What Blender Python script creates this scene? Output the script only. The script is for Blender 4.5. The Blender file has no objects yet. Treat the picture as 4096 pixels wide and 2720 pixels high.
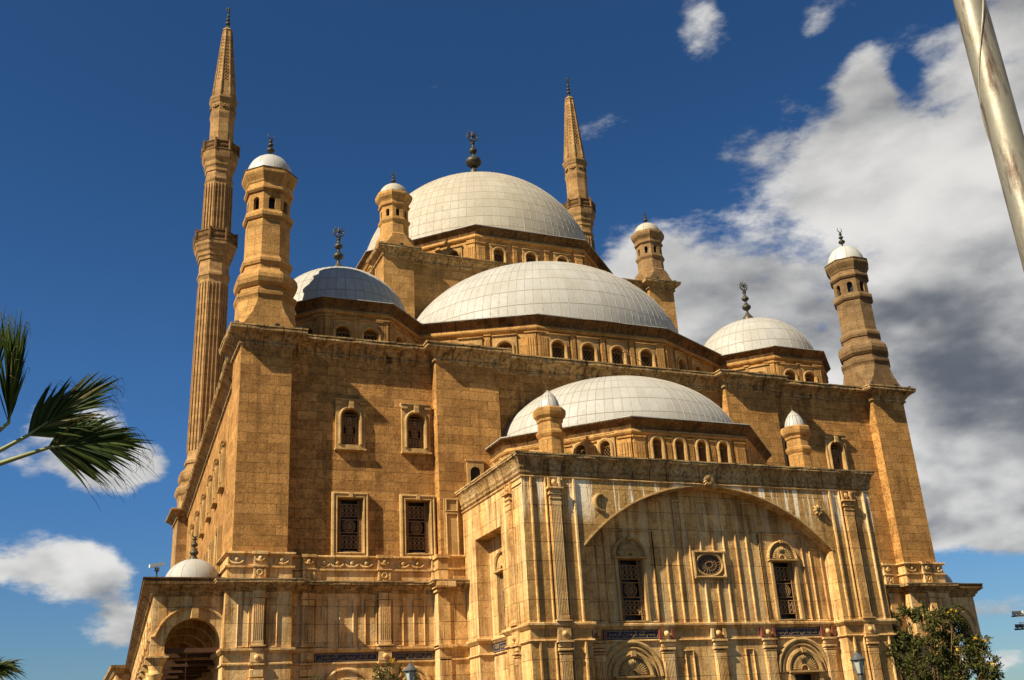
import bpy, math, random
from mathutils import Vector, Matrix
random.seed(7)
S = bpy.context.scene
PI = math.pi
R = math.radians
SUN = Vector((-3.4, -1.0, 3.15)).normalized()        # direction towards the sun

# ------------------------------------------------------------------ camera
cam = bpy.data.cameras.new("camera")
co = bpy.data.objects.new("camera", cam)
S.collection.objects.link(co)
cam.sensor_width = 36.0
cam.lens = 36.0 * 4112.9 / 4096
cam.clip_end = 5000
yw, pt, rl = R(23.648), R(21.542), R(-3.375)
fw = Vector((math.sin(yw) * math.cos(pt), math.cos(yw) * math.cos(pt), math.sin(pt)))
rt = Vector((math.cos(yw), -math.sin(yw), 0))
up = rt.cross(fw)
r2 = rt * math.cos(rl) + up * math.sin(rl)
u2 = -rt * math.sin(rl) + up * math.cos(rl)
CAM = Vector((-28.971, -50.902, 1.7))
co.matrix_world = Matrix(((r2.x, u2.x, -fw.x, CAM.x), (r2.y, u2.y, -fw.y, CAM.y), (r2.z, u2.z, -fw.z, CAM.z), (0, 0, 0, 1)))
S.camera = co
S.view_settings.view_transform = 'Standard'
S.view_settings.look = 'None'
S.view_settings.exposure = 0.9
S.view_settings.gamma = 1.0

# ------------------------------------------------------------------ node helpers
class NT:
    def __init__(s, nt):
        s.nt = nt
        s.n = nt.nodes
        s.l = nt.links
    def put(s, sock, val):
        if hasattr(val, 'is_output') or isinstance(val, bpy.types.NodeSocket):
            s.l.new(val, sock)
        else:
            sock.default_value = val
    def node(s, t, props=None, **ins):
        n = s.n.new('ShaderNode' + t)
        for k, v in (props or {}).items():
            setattr(n, k, v)
        for k, v in ins.items():
            key = k.replace('_', ' ')
            s.put(n.inputs[key], v)
        return n
    def math(s, op, a, b=None, c=None, clamp=False):
        n = s.n.new('ShaderNodeMath')
        n.operation = op
        n.use_clamp = clamp
        s.put(n.inputs[0], a)
        if b is not None: s.put(n.inputs[1], b)
        if c is not None: s.put(n.inputs[2], c)
        return n.outputs[0]
    def vmath(s, op, a, b=None, out=0):
        n = s.n.new('ShaderNodeVectorMath')
        n.operation = op
        s.put(n.inputs[0], a)
        if b is not None: s.put(n.inputs[1], b)
        return n.outputs[out]
    def noise(s, vec, scale, detail=4, rough=.55, dist=0.0, out=0):
        n = s.node('TexNoise', Vector=vec, Scale=scale, Detail=detail, Roughness=rough, Distortion=dist)
        return n.outputs[out]
    def ramp(s, fac, stops):
        n = s.n.new('ShaderNodeValToRGB')
        s.put(n.inputs[0], fac)
        e = n.color_ramp.elements
        while len(e) < len(stops): e.new(.5)
        for i, (p, c) in enumerate(stops):
            e[i].position = p
            e[i].color = (c, c, c, 1) if not hasattr(c, '__len__') else (*c, 1)
        return n.outputs[0]
    def mix(s, fac, a, b, mode='MIX'):
        n = s.n.new('ShaderNodeMix')
        n.data_type = 'RGBA'
        n.blend_type = mode
        s.put(n.inputs[0], fac)
        s.put(n.inputs[6], a if not isinstance(a, tuple) else (*a, 1)[:4])
        s.put(n.inputs[7], b if not isinstance(b, tuple) else (*b, 1)[:4])
        return n.outputs[2]
    def smooth(s, x, lo, hi):
        n = s.n.new('ShaderNodeMapRange')
        n.interpolation_type = 'SMOOTHSTEP'
        s.put(n.inputs[0], x)
        n.inputs[1].default_value = lo
        n.inputs[2].default_value = hi
        return n.outputs[0]

# ------------------------------------------------------------------ world: sky and clouds
W = bpy.data.worlds.new("World")
S.world = W
W.use_nodes = True
nt = NT(W.node_tree)
nt.n.clear()
sky = nt.n.new('ShaderNodeTexSky')
sky.sky_type = 'NISHITA'
sky.sun_disc = False
sky.sun_elevation = math.asin(SUN.z)
sky.sun_rotation = math.atan2(SUN.x, SUN.y)
sky.altitude = 200
sky.air_density = 1.0
sky.dust_density = 0.4
sky.ozone_density = 2.5
dv = nt.node('TexCoord').outputs['Generated']
nrm = nt.vmath('NORMALIZE', dv)
sep = nt.node('SeparateXYZ', Vector=nrm)
tint = nt.mix(nt.smooth(sep.outputs[2], 0.02, 0.26), (0.50, 0.66, 0.78), (0.38, 0.71, 1.04))
tint = nt.mix(nt.smooth(sep.outputs[2], 0.24, 0.58), tint, (0.28, 0.565, 0.83))
skyc = nt.mix(1.0, sky.outputs[0], tint, 'MULTIPLY')
zc = nt.math('ADD', nt.math('MAXIMUM', sep.outputs[2], 0.0), 0.45)
flat = nt.node('CombineXYZ', X=nt.math('DIVIDE', sep.outputs[0], zc), Y=nt.math('DIVIDE', sep.outputs[1], zc), Z=nt.math('MULTIPLY', sep.outputs[2], 1.6)).outputs[0]
def cloud_noise(v):
    a = nt.noise(v, 3.6, 12, .60, 0.0)
    b = nt.noise(v, 13.0, 10, .62, 0.1)
    return nt.math('ADD', nt.math('MULTIPLY', a, .62), nt.math('MULTIPLY', b, .38))
dens = cloud_noise(flat)
lo_a = nt.noise(flat, 3.0, 4, .5, 0.2)
lo_b = nt.noise(nt.vmath('ADD', flat, (-0.05, -0.03, 0.04)), 3.0, 4, .5, 0.2)
def blob(c, ru, rv, amp):
    """soft elliptical patch of cloud around a direction of the sky"""
    c = Vector(c).normalized()
    t = Vector((c.y, -c.x, 0)).normalized()
    v = t.cross(c)
    a = nt.math('MULTIPLY', nt.vmath('DOT_PRODUCT', nrm, tuple(t), 1), 1 / ru)
    b = nt.math('MULTIPLY', nt.vmath('DOT_PRODUCT', nrm, tuple(v), 1), 1 / rv)
    b = nt.math('SUBTRACT', b, c.dot(v) / rv)
    d = nt.math('SQRT', nt.math('ADD', nt.math('MULTIPLY', a, a), nt.math('MULTIPLY', b, b)))
    return nt.math('MULTIPLY', nt.smooth(d, 1.35, 0.0), amp)
def total(lst):
    o = lst[0]
    for k in lst[1:]: o = nt.math('ADD', o, k)
    return o
p0, p1 = Vector((0.497, 0.764, 0.41)), Vector((0.650, 0.525, 0.552))
bn = p0.cross(p1).normalized()
if bn.dot(Vector((0.742, 0.581, 0.334))) < 0: bn = -bn
bank = nt.math('MULTIPLY', nt.smooth(nt.vmath('DOT_PRODUCT', nrm, tuple(bn), 1), -0.095, 0.070), .98)
low_cut = nt.smooth(sep.outputs[2], 0.08, 0.20)
bank = nt.math('MULTIPLY', bank, low_cut)
masks = [bank] + [blob(c, a, b, k) for c, a, b, k in (
    ((-0.010, 0.969, 0.262), .075, .042, .85), ((0.040, 0.967, 0.250), .060, .032, .80), ((-0.015, 0.953, 0.300), .05, .03, .50),
    ((-0.030, 0.985, 0.172), .090, .038, .92), ((0.018, 0.985, 0.160), .045, .032, .75), ((0.046, 0.992, 0.118), .034, .030, .80),
    ((-0.020, 0.998, 0.062), .110, .022, .70), ((0.484, 0.628, 0.614), .030, .040, .54), ((0.578, 0.555, 0.602), .050, .028, .60),
    ((0.566, 0.584, 0.582), .026, .020, .50), ((0.612, 0.580, 0.535), .028, .040, .45), ((0.470, 0.774, 0.425), .05, .055, .72), ((0.500, 0.765, 0.405), .07, .06, .45),
    ((0.739, 0.650, 0.150), .08, .030, .62), ((0.733, 0.676, 0.085), .09, .022, .66), ((0.72, 0.68, 0.045), .1, .015, .6),
    ((0.655, 0.610, 0.430), .06, .035, .35), ((0.95, -0.1, 0.35), .4, .2, .6))]
msk = total(masks)
hole = total([blob((0.640, 0.560, 0.530), .020, .026, .42), blob((0.555, 0.690, 0.470), .02, .02, .15)])
raw = nt.math('SUBTRACT', nt.math('ADD', nt.math('MULTIPLY', nt.math('SUBTRACT', dens, .5), 2.8), msk), hole)
cl = nt.smooth(raw, .36, .76)
# each billow is bright towards the sun and grey behind; the thick belly of the bank is dark
relief = nt.math('MULTIPLY', nt.math('SUBTRACT', lo_a, lo_b), 3.0)
belly = total([blob((0.742, 0.61, 0.27), .13, .10, .72), blob((0.690, 0.635, 0.300), .08, .04, .22), blob((0.70, 0.44, 0.57), .06, .025, .55)])
soft = nt.math('MULTIPLY', nt.math('SUBTRACT', nt.noise(nt.vmath('ADD', flat, (3.1, 1.7, .4)), 5.5, 7, .58), .5), 1.25)
fluff = nt.math('MULTIPLY', nt.math('SUBTRACT', dens, .5), .9)
lum = nt.math('SUBTRACT', nt.math('ADD', nt.math('ADD', nt.math('ADD', .64, relief), soft), fluff), belly)
lum = nt.smooth(lum, -.25, 1.10)
cloudc = nt.mix(lum, (1.35, 1.45, 1.6), (9.0, 8.8, 8.4))
SKY_ST = 0.05
skymix = nt.mix(nt.math('MULTIPLY', cl, .93), skyc, cloudc)
bg = nt.node('Background', Color=skymix, Strength=SKY_ST)
wo = nt.n.new('ShaderNodeOutputWorld')
nt.l.new(bg.outputs[0], wo.inputs[0])

# ------------------------------------------------------------------ sun
sl = bpy.data.lights.new("sun", 'SUN')
sl.energy = 5.0
sl.angle = R(0.5)
sl.color = (1.0, 0.89, 0.70)
so = bpy.data.objects.new("sun", sl)
S.collection.objects.link(so)
so.rotation_euler = (-SUN).to_track_quat('-Z', 'Y').to_euler()
so.location = (-60, -40, 80)

# ------------------------------------------------------------------ materials
def new_mat(name):
    m = bpy.data.materials.new(name)
    m.use_nodes = True
    t = NT(m.node_tree)
    b = t.n.get('Principled BSDF')
    return m, t, b

def stone(name, c1, c2, mortar, bw, bh, ms=.012, bump=.5, rough_scale=6.0, stain=.5, stain_c=(.05, .03, .015), streak=0.0, streak_c=(.75, .62, .40), pit=.5, zstreak=None, edge=.03, block=.75, blot=.45):
    m, t, b = new_mat(name)
    tc = t.node('TexCoord')
    uv, ob = tc.outputs['UV'], tc.outputs['Object']
    wob = t.vmath('MULTIPLY', t.vmath('SUBTRACT', t.noise(ob, 2.2, 5, .65, 0, 1), (.5, .5, .5)), (edge, edge, 0))
    br = t.node('TexBrick', {'offset': .5, 'squash': 1.0}, Vector=t.vmath('ADD', uv, wob), Color1=(*c1, 1), Color2=(*c2, 1), Mortar=(*mortar, 1), Scale=1.0,
                Mortar_Size=ms, Mortar_Smooth=.35, Bias=0.0, Brick_Width=bw, Row_Height=bh)
    big = t.noise(ob, .22, 5, .6)
    med = t.noise(ob, 1.7, 6, .65)
    fine = t.noise(ob, rough_scale * 2.2, 5, .7)
    # every block has its own tone: darker, redder or bleached
    br2 = t.node('TexBrick', {'offset': .5, 'squash': 1.0}, Vector=t.vmath('ADD', t.vmath('ADD', uv, wob), (7 * bw, 12 * bh, 0)), Color1=(.56, .53, .48, 1), Color2=(1.28, 1.27, 1.26, 1), Mortar=(1, 1, 1, 1), Scale=1.0,
                 Mortar_Size=0.0, Mortar_Smooth=.0, Bias=.15, Brick_Width=bw, Row_Height=bh)
    col = t.mix(block, br.outputs[0], br2.outputs[0], 'MULTIPLY')
    col = t.mix(t.ramp(big, [(.35, 0.0), (.68, .5)]), col, tuple(x * .58 for x in c1), 'MIX')
    col = t.mix(t.ramp(med, [(.45, 0.0), (.75, .6)]), col, tuple(min(1, x * 1.4) for x in c2), 'MIX')
    col = t.mix(t.ramp(fine, [(.34, .60), (.58, 0.0)]), col, tuple(x * .38 for x in c1), 'MIX')
    bl = t.noise(t.vmath('ADD', ob, (5.3, 2.1, 8.7)), .75, 7, .62)
    col = t.mix(t.math('MULTIPLY', t.ramp(bl, [(.48, 0.0), (.66, 1.0)]), blot), col, tuple(x * y for x, y in zip(c1, (.42, .38, .34))), 'MIX')
    # rain streaks run down the stone: dark soot and pale lime
    sv = t.vmath('MULTIPLY', ob, (1.0, 1.0, .09))
    sd = t.noise(sv, 2.3, 6, .65)
    patch = t.ramp(t.noise(ob, .33, 3, .5), [(.34, .25), (.56, 1.0)])
    col = t.mix(t.math('MULTIPLY', t.math('MULTIPLY', t.ramp(sd, [(.50, 0.0), (.68, 1.0)]), patch), stain), col, stain_c, 'MIX')
    if streak:
        sw = t.noise(t.vmath('MULTIPLY', ob, (1.0, 1.0, .05)), 1.9, 5, .75)
        f = t.ramp(sw, [(.50, 0.0), (.55, 1.0)])
        if zstreak:
            z = t.node('SeparateXYZ', Vector=ob).outputs[2]
            f = t.math('MULTIPLY', f, t.smooth(t.math('ADD', z, t.math('MULTIPLY', med, 2.2)), zstreak[0], zstreak[1]))
        col = t.mix(t.math('MULTIPLY', f, streak), col, streak_c, 'MIX')
    t.l.new(col, b.inputs['Base Color'])
    b.inputs['Roughness'].default_value = .88
    b.inputs['Specular IOR Level'].default_value = .18
    pits = t.ramp(t.noise(ob, rough_scale, 6, .7), [(.30, 0.0), (.48, 1.0)])
    h = t.math('ADD', t.math('MULTIPLY', t.math('SUBTRACT', 1.0, br.outputs['Fac']), .8), t.math('MULTIPLY', pits, pit))
    h = t.math('ADD', h, t.math('MULTIPLY', fine, .25))
    bp = t.node('Bump', Strength=bump, Distance=.09, Height=h)
    t.l.new(bp.outputs[0], b.inputs['Normal'])
    return m

M = {}
M['sand'] = stone('sandstone', (.45, .220, .058), (.56, .288, .084), (.21, .105, .030), 1.05, .52, .013, .80, 5.0, .55, (.10, .048, .016), pit=.9, edge=.08, block=.95)
M['smooth'] = stone('dressed_sandstone', (.45, .235, .066), (.53, .295, .092), (.17, .085, .028), 1.15, .56, .014, .5, 6.0, .45, (.09, .045, .016), pit=.5, edge=.03)
M['corn'] = stone('weathered_cornice_stone', (.42, .245, .085), (.54, .33, .125), (.06, .032, .012), .95, 3.0, .035, .9, 6.0, .95, (.030, .016, .007), streak=.25, streak_c=(.66, .50, .28), pit=1.0, edge=.05)
M['marb'] = stone('alabaster_cladding', (.62, .335, .105), (.78, .472, .175), (.13, .06, .018), 1.35, .86, .020, .5, 5.0, .95, (.15, .070, .018), streak=.40, streak_c=(.74, .56, .29), pit=.5, edge=.012, block=.80, blot=.7)
M['streak'] = stone('lime_streaked_alabaster', (.46, .255, .078), (.58, .345, .115), (.11, .05, .015), 1.35, .86, .020, .5, 5.0, .75, (.13, .062, .018), streak=1.0, streak_c=(.90, .76, .52), pit=.5, zstreak=(12.0, 13.6), edge=.012, block=.55)
M['brown'] = stone('darker_greyer_sandstone', (.25, .145, .060), (.31, .188, .080), (.12, .065, .025), 1.15, .56, .014, .5, 6.0, .55, (.07, .038, .016), pit=.5, edge=.03)  # darker, greyer tone of the dressed sandstone, for the right inner turrets
M['umber'] = stone('darkest_sandstone', (.20, .120, .050), (.25, .155, .068), (.08, .045, .018), 1.15, .56, .014, .5, 6.0, .5, (.05, .028, .012), pit=.5, edge=.03)  # darkest tone of the dressed sandstone, for the right corner turret
M['coping'] = stone('pale_coping_slab', (.50, .32, .125), (.62, .43, .19), (.06, .03, .012), 1.0, 3.0, .05, .5, 6.0, .6, (.06, .03, .012), pit=.8)
M['trim'] = stone('pale_marble_trim', (.50, .300, .105), (.58, .375, .145), (.24, .13, .045), 2.2, 1.1, .010, .4, 8.0, .6, (.17, .09, .03), pit=.5, edge=.0, block=.4)
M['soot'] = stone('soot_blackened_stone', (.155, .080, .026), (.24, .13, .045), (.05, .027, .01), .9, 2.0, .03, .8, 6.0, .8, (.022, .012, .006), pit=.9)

def simple(name, col, rough=.6, metal=0.0, var=.3, scale=4.0, spec=.3, bump=0.0):
    m, t, b = new_mat(name)
    ob = t.node('TexCoord').outputs['Object']
    n = t.noise(ob, scale, 5, .6)
    c = t.mix(t.ramp(n, [(.3, 0.0), (.7, 1.0)]), tuple(x * (1 - var) for x in col), tuple(min(1, x * (1 + var)) for x in col))
    t.l.new(c, b.inputs['Base Color'])
    b.inputs['Roughness'].default_value = rough
    b.inputs['Metallic'].default_value = metal
    b.inputs['Specular IOR Level'].default_value = spec
    if bump:
        bp = t.node('Bump', Strength=bump, Distance=.03, Height=n)
        t.l.new(bp.outputs[0], b.inputs['Normal'])
    return m
M['bronze'] = simple('dark_bronze', (.060, .050, .032), .5, .35, .5, 3.0)
M['iron'] = simple('brown_wrought_iron', (.26, .145, .055), .6, .1, .4, 9.0)
M['brass'] = simple('tarnished_brass_lattice', (.27, .165, .07), .55, .3, .3, 9.0)
M['dark'] = simple('dark_glass_and_inner_shade', (.012, .009, .007), .35, 0, .3, 2.0)
M['black'] = simple('black_lamp_housing', (.02, .018, .016), .5, 0, .3, 5.0)
M['wood'] = simple('old_brown_timber', (.075, .032, .012), .8, 0, .3, 8.0)
M['blue'] = simple('blue_painted_panel', (.020, .019, .046), .7, 0, .45, 1.6)
M['gilt'] = simple('pale_gilt_lettering', (.24, .165, .08), .6, 0, .2, 6.0)
M['red'] = simple('red_painted_stone', (.17, .045, .025), .7, 0, .3, 5.0)
M['white'] = simple('white_metal_housing', (.62, .60, .55), .45, 0, .1, 5.0)
M['grey'] = simple('grey_painted_metal', (.085, .085, .08), .5, .2, .2, 5.0)
M['lampglass'] = simple('milky_lamp_glass', (.34, .36, .31), .25, 0, .1, 5.0, .5)
M['bark'] = simple('brown_bark', (.14, .085, .045), .9, 0, .4, 9.0, .1, .5)
M['palmbark'] = simple('grey_palm_bark', (.20, .14, .085), .9, 0, .4, 7.0, .1, .6)

def lead(name, c, rows_dark=.55, rough=.58):
    m, t, b = new_mat(name)
    tc = t.node('TexCoord')
    uv, ob = tc.outputs['UV'], tc.outputs['Object']
    wob = t.vmath('MULTIPLY', t.vmath('SUBTRACT', t.noise(ob, 1.5, 3, .6, 0, 1), (.5, .5, .5)), (.05, .05, 0))
    br = t.node('TexBrick', {'offset': 0.0, 'squash': 1.0}, Vector=t.vmath('ADD', uv, wob), Color1=(*[x * .92 for x in c], 1), Color2=(*[min(1, x * 1.06) for x in c], 1), Mortar=(*[x * y for x, y in zip(c, (.50, .42, .32))], 1),
                Scale=1.0, Mortar_Size=.026, Mortar_Smooth=.4, Bias=0.0, Brick_Width=1.0, Row_Height=1.0)
    n1 = t.noise(ob, .5, 5, .6)
    n2 = t.noise(ob, 4.0, 5, .7)
    col = t.mix(t.ramp(n1, [(.35, 0.0), (.7, .5)]), br.outputs[0], tuple(x * y for x, y in zip(c, (.72, .66, .56))))
    col = t.mix(t.ramp(n2, [(.5, 0.0), (.8, .45)]), col, tuple(x * y for x, y in zip(c, (.70, .62, .50))))
    t.l.new(col, b.inputs['Base Color'])
    t.l.new(t.ramp(n2, [(.3, rough - .08), (.7, rough + .15)]), b.inputs['Roughness'])
    b.inputs['Specular IOR Level'].default_value = .35
    h = t.math('ADD', t.math('MULTIPLY', br.outputs['Fac'], .7), t.math('MULTIPLY', n2, .35))
    bp = t.node('Bump', Strength=.6, Distance=.06, Height=h)
    t.l.new(bp.outputs[0], b.inputs['Normal'])
    return m
M['lead'] = lead('pale_lead_sheeting', (.375, .362, .32))
M['leadw'] = lead('cream_lead_sheeting', (.39, .35, .265), rough=.62)
M['seam'] = simple('brownish_seam', (.29, .235, .165), .7, 0, .3, 3.0)
M['zinc'] = lead('bright_zinc_cap', (.46, .45, .41), rough=.34)

def leaf_mat(name, c1, c2):
    m, t, b = new_mat(name)
    g = t.node('NewGeometry')
    c = t.mix(g.outputs['Random Per Island'], c1, c2)
    t.l.new(c, b.inputs['Base Color'])
    b.inputs['Roughness'].default_value = .6
    b.inputs['Specular IOR Level'].default_value = .12
    tr = t.node('BsdfTranslucent', Color=c)
    mx = t.node('MixShader', Fac=.3)
    t.l.new(b.outputs[0], mx.inputs[1])
    t.l.new(tr.outputs[0], mx.inputs[2])
    t.l.new(mx.outputs[0], t.n['Material Output'].inputs[0])
    return m
M['leaf'] = leaf_mat('green_leaves', (.018, .030, .007), (.110, .110, .024))
M['leafb'] = leaf_mat('brown_green_leaves', (.06, .06, .016), (.13, .11, .03))
M['palm'] = leaf_mat('palm_frond_green', (.012, .028, .005), (.070, .100, .018))
M['palmdry'] = leaf_mat('dry_palm_tips', (.07, .065, .018), (.16, .13, .045))
M['stalk'] = simple('palm_stalk', (.20, .21, .07), .5, 0, .2, 4.0)
M['flower'] = simple('yellow_petals', (.62, .36, .02), .6, 0, .3, 9.0)
M['ground'] = stone('worn_stone_paving', (.075, .06, .04), (.095, .075, .05), (.045, .035, .025), 1.2, .6, .015, .3, 5.0, .2, pit=.2)
def pole_mat():
    m, t, b = new_mat('galvanised_steel')
    ob = t.node('TexCoord').outputs['Object']
    n = t.noise(ob, 7, 6, .7)
    n2 = t.noise(t.vmath('MULTIPLY', ob, (9, 9, 1.2)), 2.0, 5, .7)
    c = t.mix(t.ramp(n2, [(.50, 0.0), (.66, 1.0)]), (.24, .215, .150), (.075, .042, .02))
    t.l.new(c, b.inputs['Base Color'])
    b.inputs['Metallic'].default_value = .35
    t.l.new(t.ramp(n, [(.3, .40), (.7, .58)]), b.inputs['Roughness'])
    bp = t.node('Bump', Strength=.25, Distance=.01, Height=n)
    t.l.new(bp.outputs[0], b.inputs['Normal'])
    return m
M['pole'] = pole_mat()

# ------------------------------------------------------------------ mesh builder
class F:
    """wall frame: u along the wall, w out of it, z up"""
    def __init__(s, ox=0, oy=0, ang=0.0, oz=0):
        s.o = (ox, oy, oz)
        s.ang = ang
        s.c, s.s = math.cos(ang), math.sin(ang)
    def p(s, u, w, z):
        return (s.o[0] + u * s.c + w * s.s, s.o[1] + u * s.s - w * s.c, s.o[2] + z)
def FP(p, q):
    """frame along the plan segment p->q, outside on the right"""
    return F(p[0], p[1], math.atan2(q[1] - p[1], q[0] - p[0]))
F0 = F()

def arc_pts(c, hw, zb, rise, n=14):
    if rise <= 0: return [(c - hw, zb), (c + hw, zb)]
    rad = (hw * hw + rise * rise) / (2 * rise)
    zc_ = zb - rad
    a0 = math.atan2((zb - rise) - zc_, -hw)
    a1 = math.atan2((zb - rise) - zc_, hw)
    return [(c + rad * math.cos(a0 + (a1 - a0) * i / n), zc_ + rad * math.sin(a0 + (a1 - a0) * i / n)) for i in range(n + 1)]

def miter(path, closed):
    n = len(path)
    out = []
    for i in range(n):
        ds = []
        if closed or i > 0:
            a, b = path[i - 1], path[i]
            ds.append(Vector((b[0] - a[0], b[1] - a[1])).normalized())
        if closed or i < n - 1:
            a, b = path[i], path[(i + 1) % n]
            ds.append(Vector((b[0] - a[0], b[1] - a[1])).normalized())
        ns = [Vector((d.y, -d.x)) for d in ds]
        if len(ns) == 1: out.append(ns[0])
        else:
            s = ns[0] + ns[1]
            k = 1 + ns[0].dot(ns[1])
            out.append(s / k if k > .15 else ns[0])
    return out

class MB:
    def __init__(s):
        s.v, s.f, s.m, s.sm, s.uv = [], [], [], [], []
    def add(s, vs, fs, m=0, smooth=False, uvs=None):
        o = len(s.v)
        s.v += [tuple(x) for x in vs]
        for i, f in enumerate(fs):
            s.f.append([a + o for a in f])
            s.m.append(m)
            s.sm.append(smooth)
            s.uv.append(uvs[i] if uvs else None)
        return s
    def quad(s, a, b, c, d, m=0):
        return s.add([a, b, c, d], [(0, 1, 2, 3)], m)
    def box(s, u0, u1, w0, w1, z0, z1, m=0, fr=F0, tz=0.0, tu=0.0):
        """box in a wall frame; tz/tu taper the outer face"""
        c = [fr.p(u0, w0, z0), fr.p(u1, w0, z0), fr.p(u1, w0, z1), fr.p(u0, w0, z1),
             fr.p(u0 + tu, w1, z0 + tz), fr.p(u1 - tu, w1, z0 + tz), fr.p(u1 - tu, w1, z1 - tz), fr.p(u0 + tu, w1, z1 - tz)]
        return s.add(c, [(0, 1, 2, 3), (4, 7, 6, 5), (0, 4, 5, 1), (1, 5, 6, 2), (2, 6, 7, 3), (3, 7, 4, 0)], m)
    def xyz(s, x0, x1, y0, y1, z0, z1, m=0):
        return s.box(x0, x1, -y1, -y0, z0, z1, m)
    def sweep(s, path, prof, closed=False, m=0, worn=0.0):
        mv = miter(path, closed)
        if worn:
            # weathered moulding: extra cross-sections, each a little chipped
            p2, m2, n0 = [], [], len(path)
            for i in range(n0 if closed else n0 - 1):
                a, b = Vector(path[i]), Vector(path[(i + 1) % n0])
                k = max(1, int((b - a).length / .55))
                nv = Vector((b - a).normalized().yx) * 1.0
                nv = Vector((nv.x, -nv.y))
                for q in range(k):
                    p2.append(tuple(a.lerp(b, q / k)))
                    m2.append(mv[i] if q == 0 else nv)
            if not closed:
                p2.append(tuple(path[-1]))
                m2.append(mv[-1])
            vs, rg = [], random.Random(len(s.v) + n0)
            for p, d in zip(p2, m2):
                da, dz = rg.gauss(0, worn), rg.gauss(0, worn * .5)
                ch = rg.random() < .12
                for a, z in prof:
                    f = 1 if a > .15 else 0
                    x = a + f * (da * .6 + rg.gauss(0, worn * .4)) - (f * worn * 1.8 if ch and a > .5 * max(t[0] for t in prof) else 0)
                    vs.append((p[0] + d.x * x, p[1] + d.y * x, z + f * dz))
            k, n = len(prof), len(p2)
            fs = []
            for i in range(n if closed else n - 1):
                j = (i + 1) % n
                for q in range(k - 1): fs.append((i * k + q, i * k + q + 1, j * k + q + 1, j * k + q))
            return s.add(vs, fs, m)
        vs = []
        for p, d in zip(path, mv):
            for a, z in prof: vs.append((p[0] + d.x * a, p[1] + d.y * a, z))
        k, n = len(prof), len(path)
        fs = []
        for i in range(n if closed else n - 1):
            j = (i + 1) % n
            for q in range(k - 1): fs.append((i * k + q, i * k + q + 1, j * k + q + 1, j * k + q))
        return s.add(vs, fs, m)
    def band(s, fr, path, prof, closed=False, m=0):
        """moulding in a wall plane: path (u,z), profile (offset to the right of travel, w)"""
        mv = miter(path, closed)
        vs = []
        for p, d in zip(path, mv):
            for a, w in prof: vs.append(fr.p(p[0] + d.x * a, w, p[1] + d.y * a))
        k, n = len(prof), len(path)
        fs = []
        for i in range(n if closed else n - 1):
            j = (i + 1) % n
            for q in range(k - 1): fs.append((i * k + q, i * k + q + 1, j * k + q + 1, j * k + q))
        if not closed:
            fs.append(tuple(range(k)))
            fs.append(tuple(range((n - 1) * k, n * k)))
        return s.add(vs, fs, m)
    def wall(s, fr, u0, u1, z0, z1, ops=(), m=0, w=0.0, rm=None):
        """skin with openings; op = (centre, half width, z bottom, z top, rise, depth)"""
        rm = m if rm is None else rm
        def q(a, b, c, d):
            if b - a > 1e-5 and d - c > 1e-5: s.quad(fr.p(a, w, c), fr.p(b, w, c), fr.p(b, w, d), fr.p(a, w, d), m)
        xs = sorted({round(v, 5) for o in ops for v in (o[0] - o[1], o[0] + o[1])} | {u0, u1})
        arcs = [arc_pts(o[0], o[1], o[3], o[4]) for o in ops]
        def at(arc, u):
            for (ua, za), (ub, zb) in zip(arc, arc[1:]):
                if ua - 1e-4 <= u <= ub + 1e-4: return za + (zb - za) * min(1, max(0, (u - ua) / (ub - ua)))
            return arc[-1][1]
        for a, b in zip(xs, xs[1:]):
            mid = (a + b) / 2
            lst = sorted([(o, k) for o, k in zip(ops, arcs) if abs(mid - o[0]) < o[1]], key=lambda t: t[0][2])
            q(a, b, z0, lst[0][0][2] if lst else z1)
            for i, (o, arc) in enumerate(lst):
                nz = lst[i + 1][0][2] if i + 1 < len(lst) else z1
                us = [a] + [u for u, _ in arc if a + 1e-4 < u < b - 1e-4] + [b]
                for ua, ub in zip(us, us[1:]):
                    za, zb = at(arc, ua), at(arc, ub)
                    if nz - max(za, zb) > 1e-5: s.quad(fr.p(ua, w, za), fr.p(ub, w, zb), fr.p(ub, w, nz), fr.p(ua, w, nz), m)
        for (c, hw, zb, zt, rise, dep), arc in zip(ops, arcs):
            out = [(c - hw, zb)] + arc + [(c + hw, zb)]
            if zb > z0 + 1e-4: out.append((c - hw, zb))
            for (ua, za), (ub, zb2) in zip(out, out[1:]):
                s.quad(fr.p(ua, w, za), fr.p(ub, w, zb2), fr.p(ub, w - dep, zb2), fr.p(ua, w - dep, za), rm)
        return s
    def prism(s, fr, outline, w0, w1, m=0):
        n = len(outline)
        vs = [fr.p(u, w0, z) for u, z in outline] + [fr.p(u, w1, z) for u, z in outline]
        fs = [tuple(range(n)), tuple(range(2 * n - 1, n - 1, -1))] + [(i, (i + 1) % n, n + (i + 1) % n, n + i) for i in range(n)]
        return s.add(vs, fs, m)
    def lathe(s, prof, n=8, cx=0, cy=0, ph=None, m=0, smooth=False, cap=True):
        ph = PI / n if ph is None else ph
        vs, fs = [], []
        for r, z in prof:
            for i in range(n):
                a = ph + 2 * PI * i / n
                vs.append((cx + r * math.sin(a), cy - r * math.cos(a), z))
        for k in range(len(prof) - 1):
            for i in range(n):
                j = (i + 1) % n
                fs.append((k * n + i, k * n + j, (k + 1) * n + j, (k + 1) * n + i))
        if cap: fs.append(tuple(range((len(prof) - 1) * n, len(prof) * n)))
        return s.add(vs, fs, m, smooth)
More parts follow.
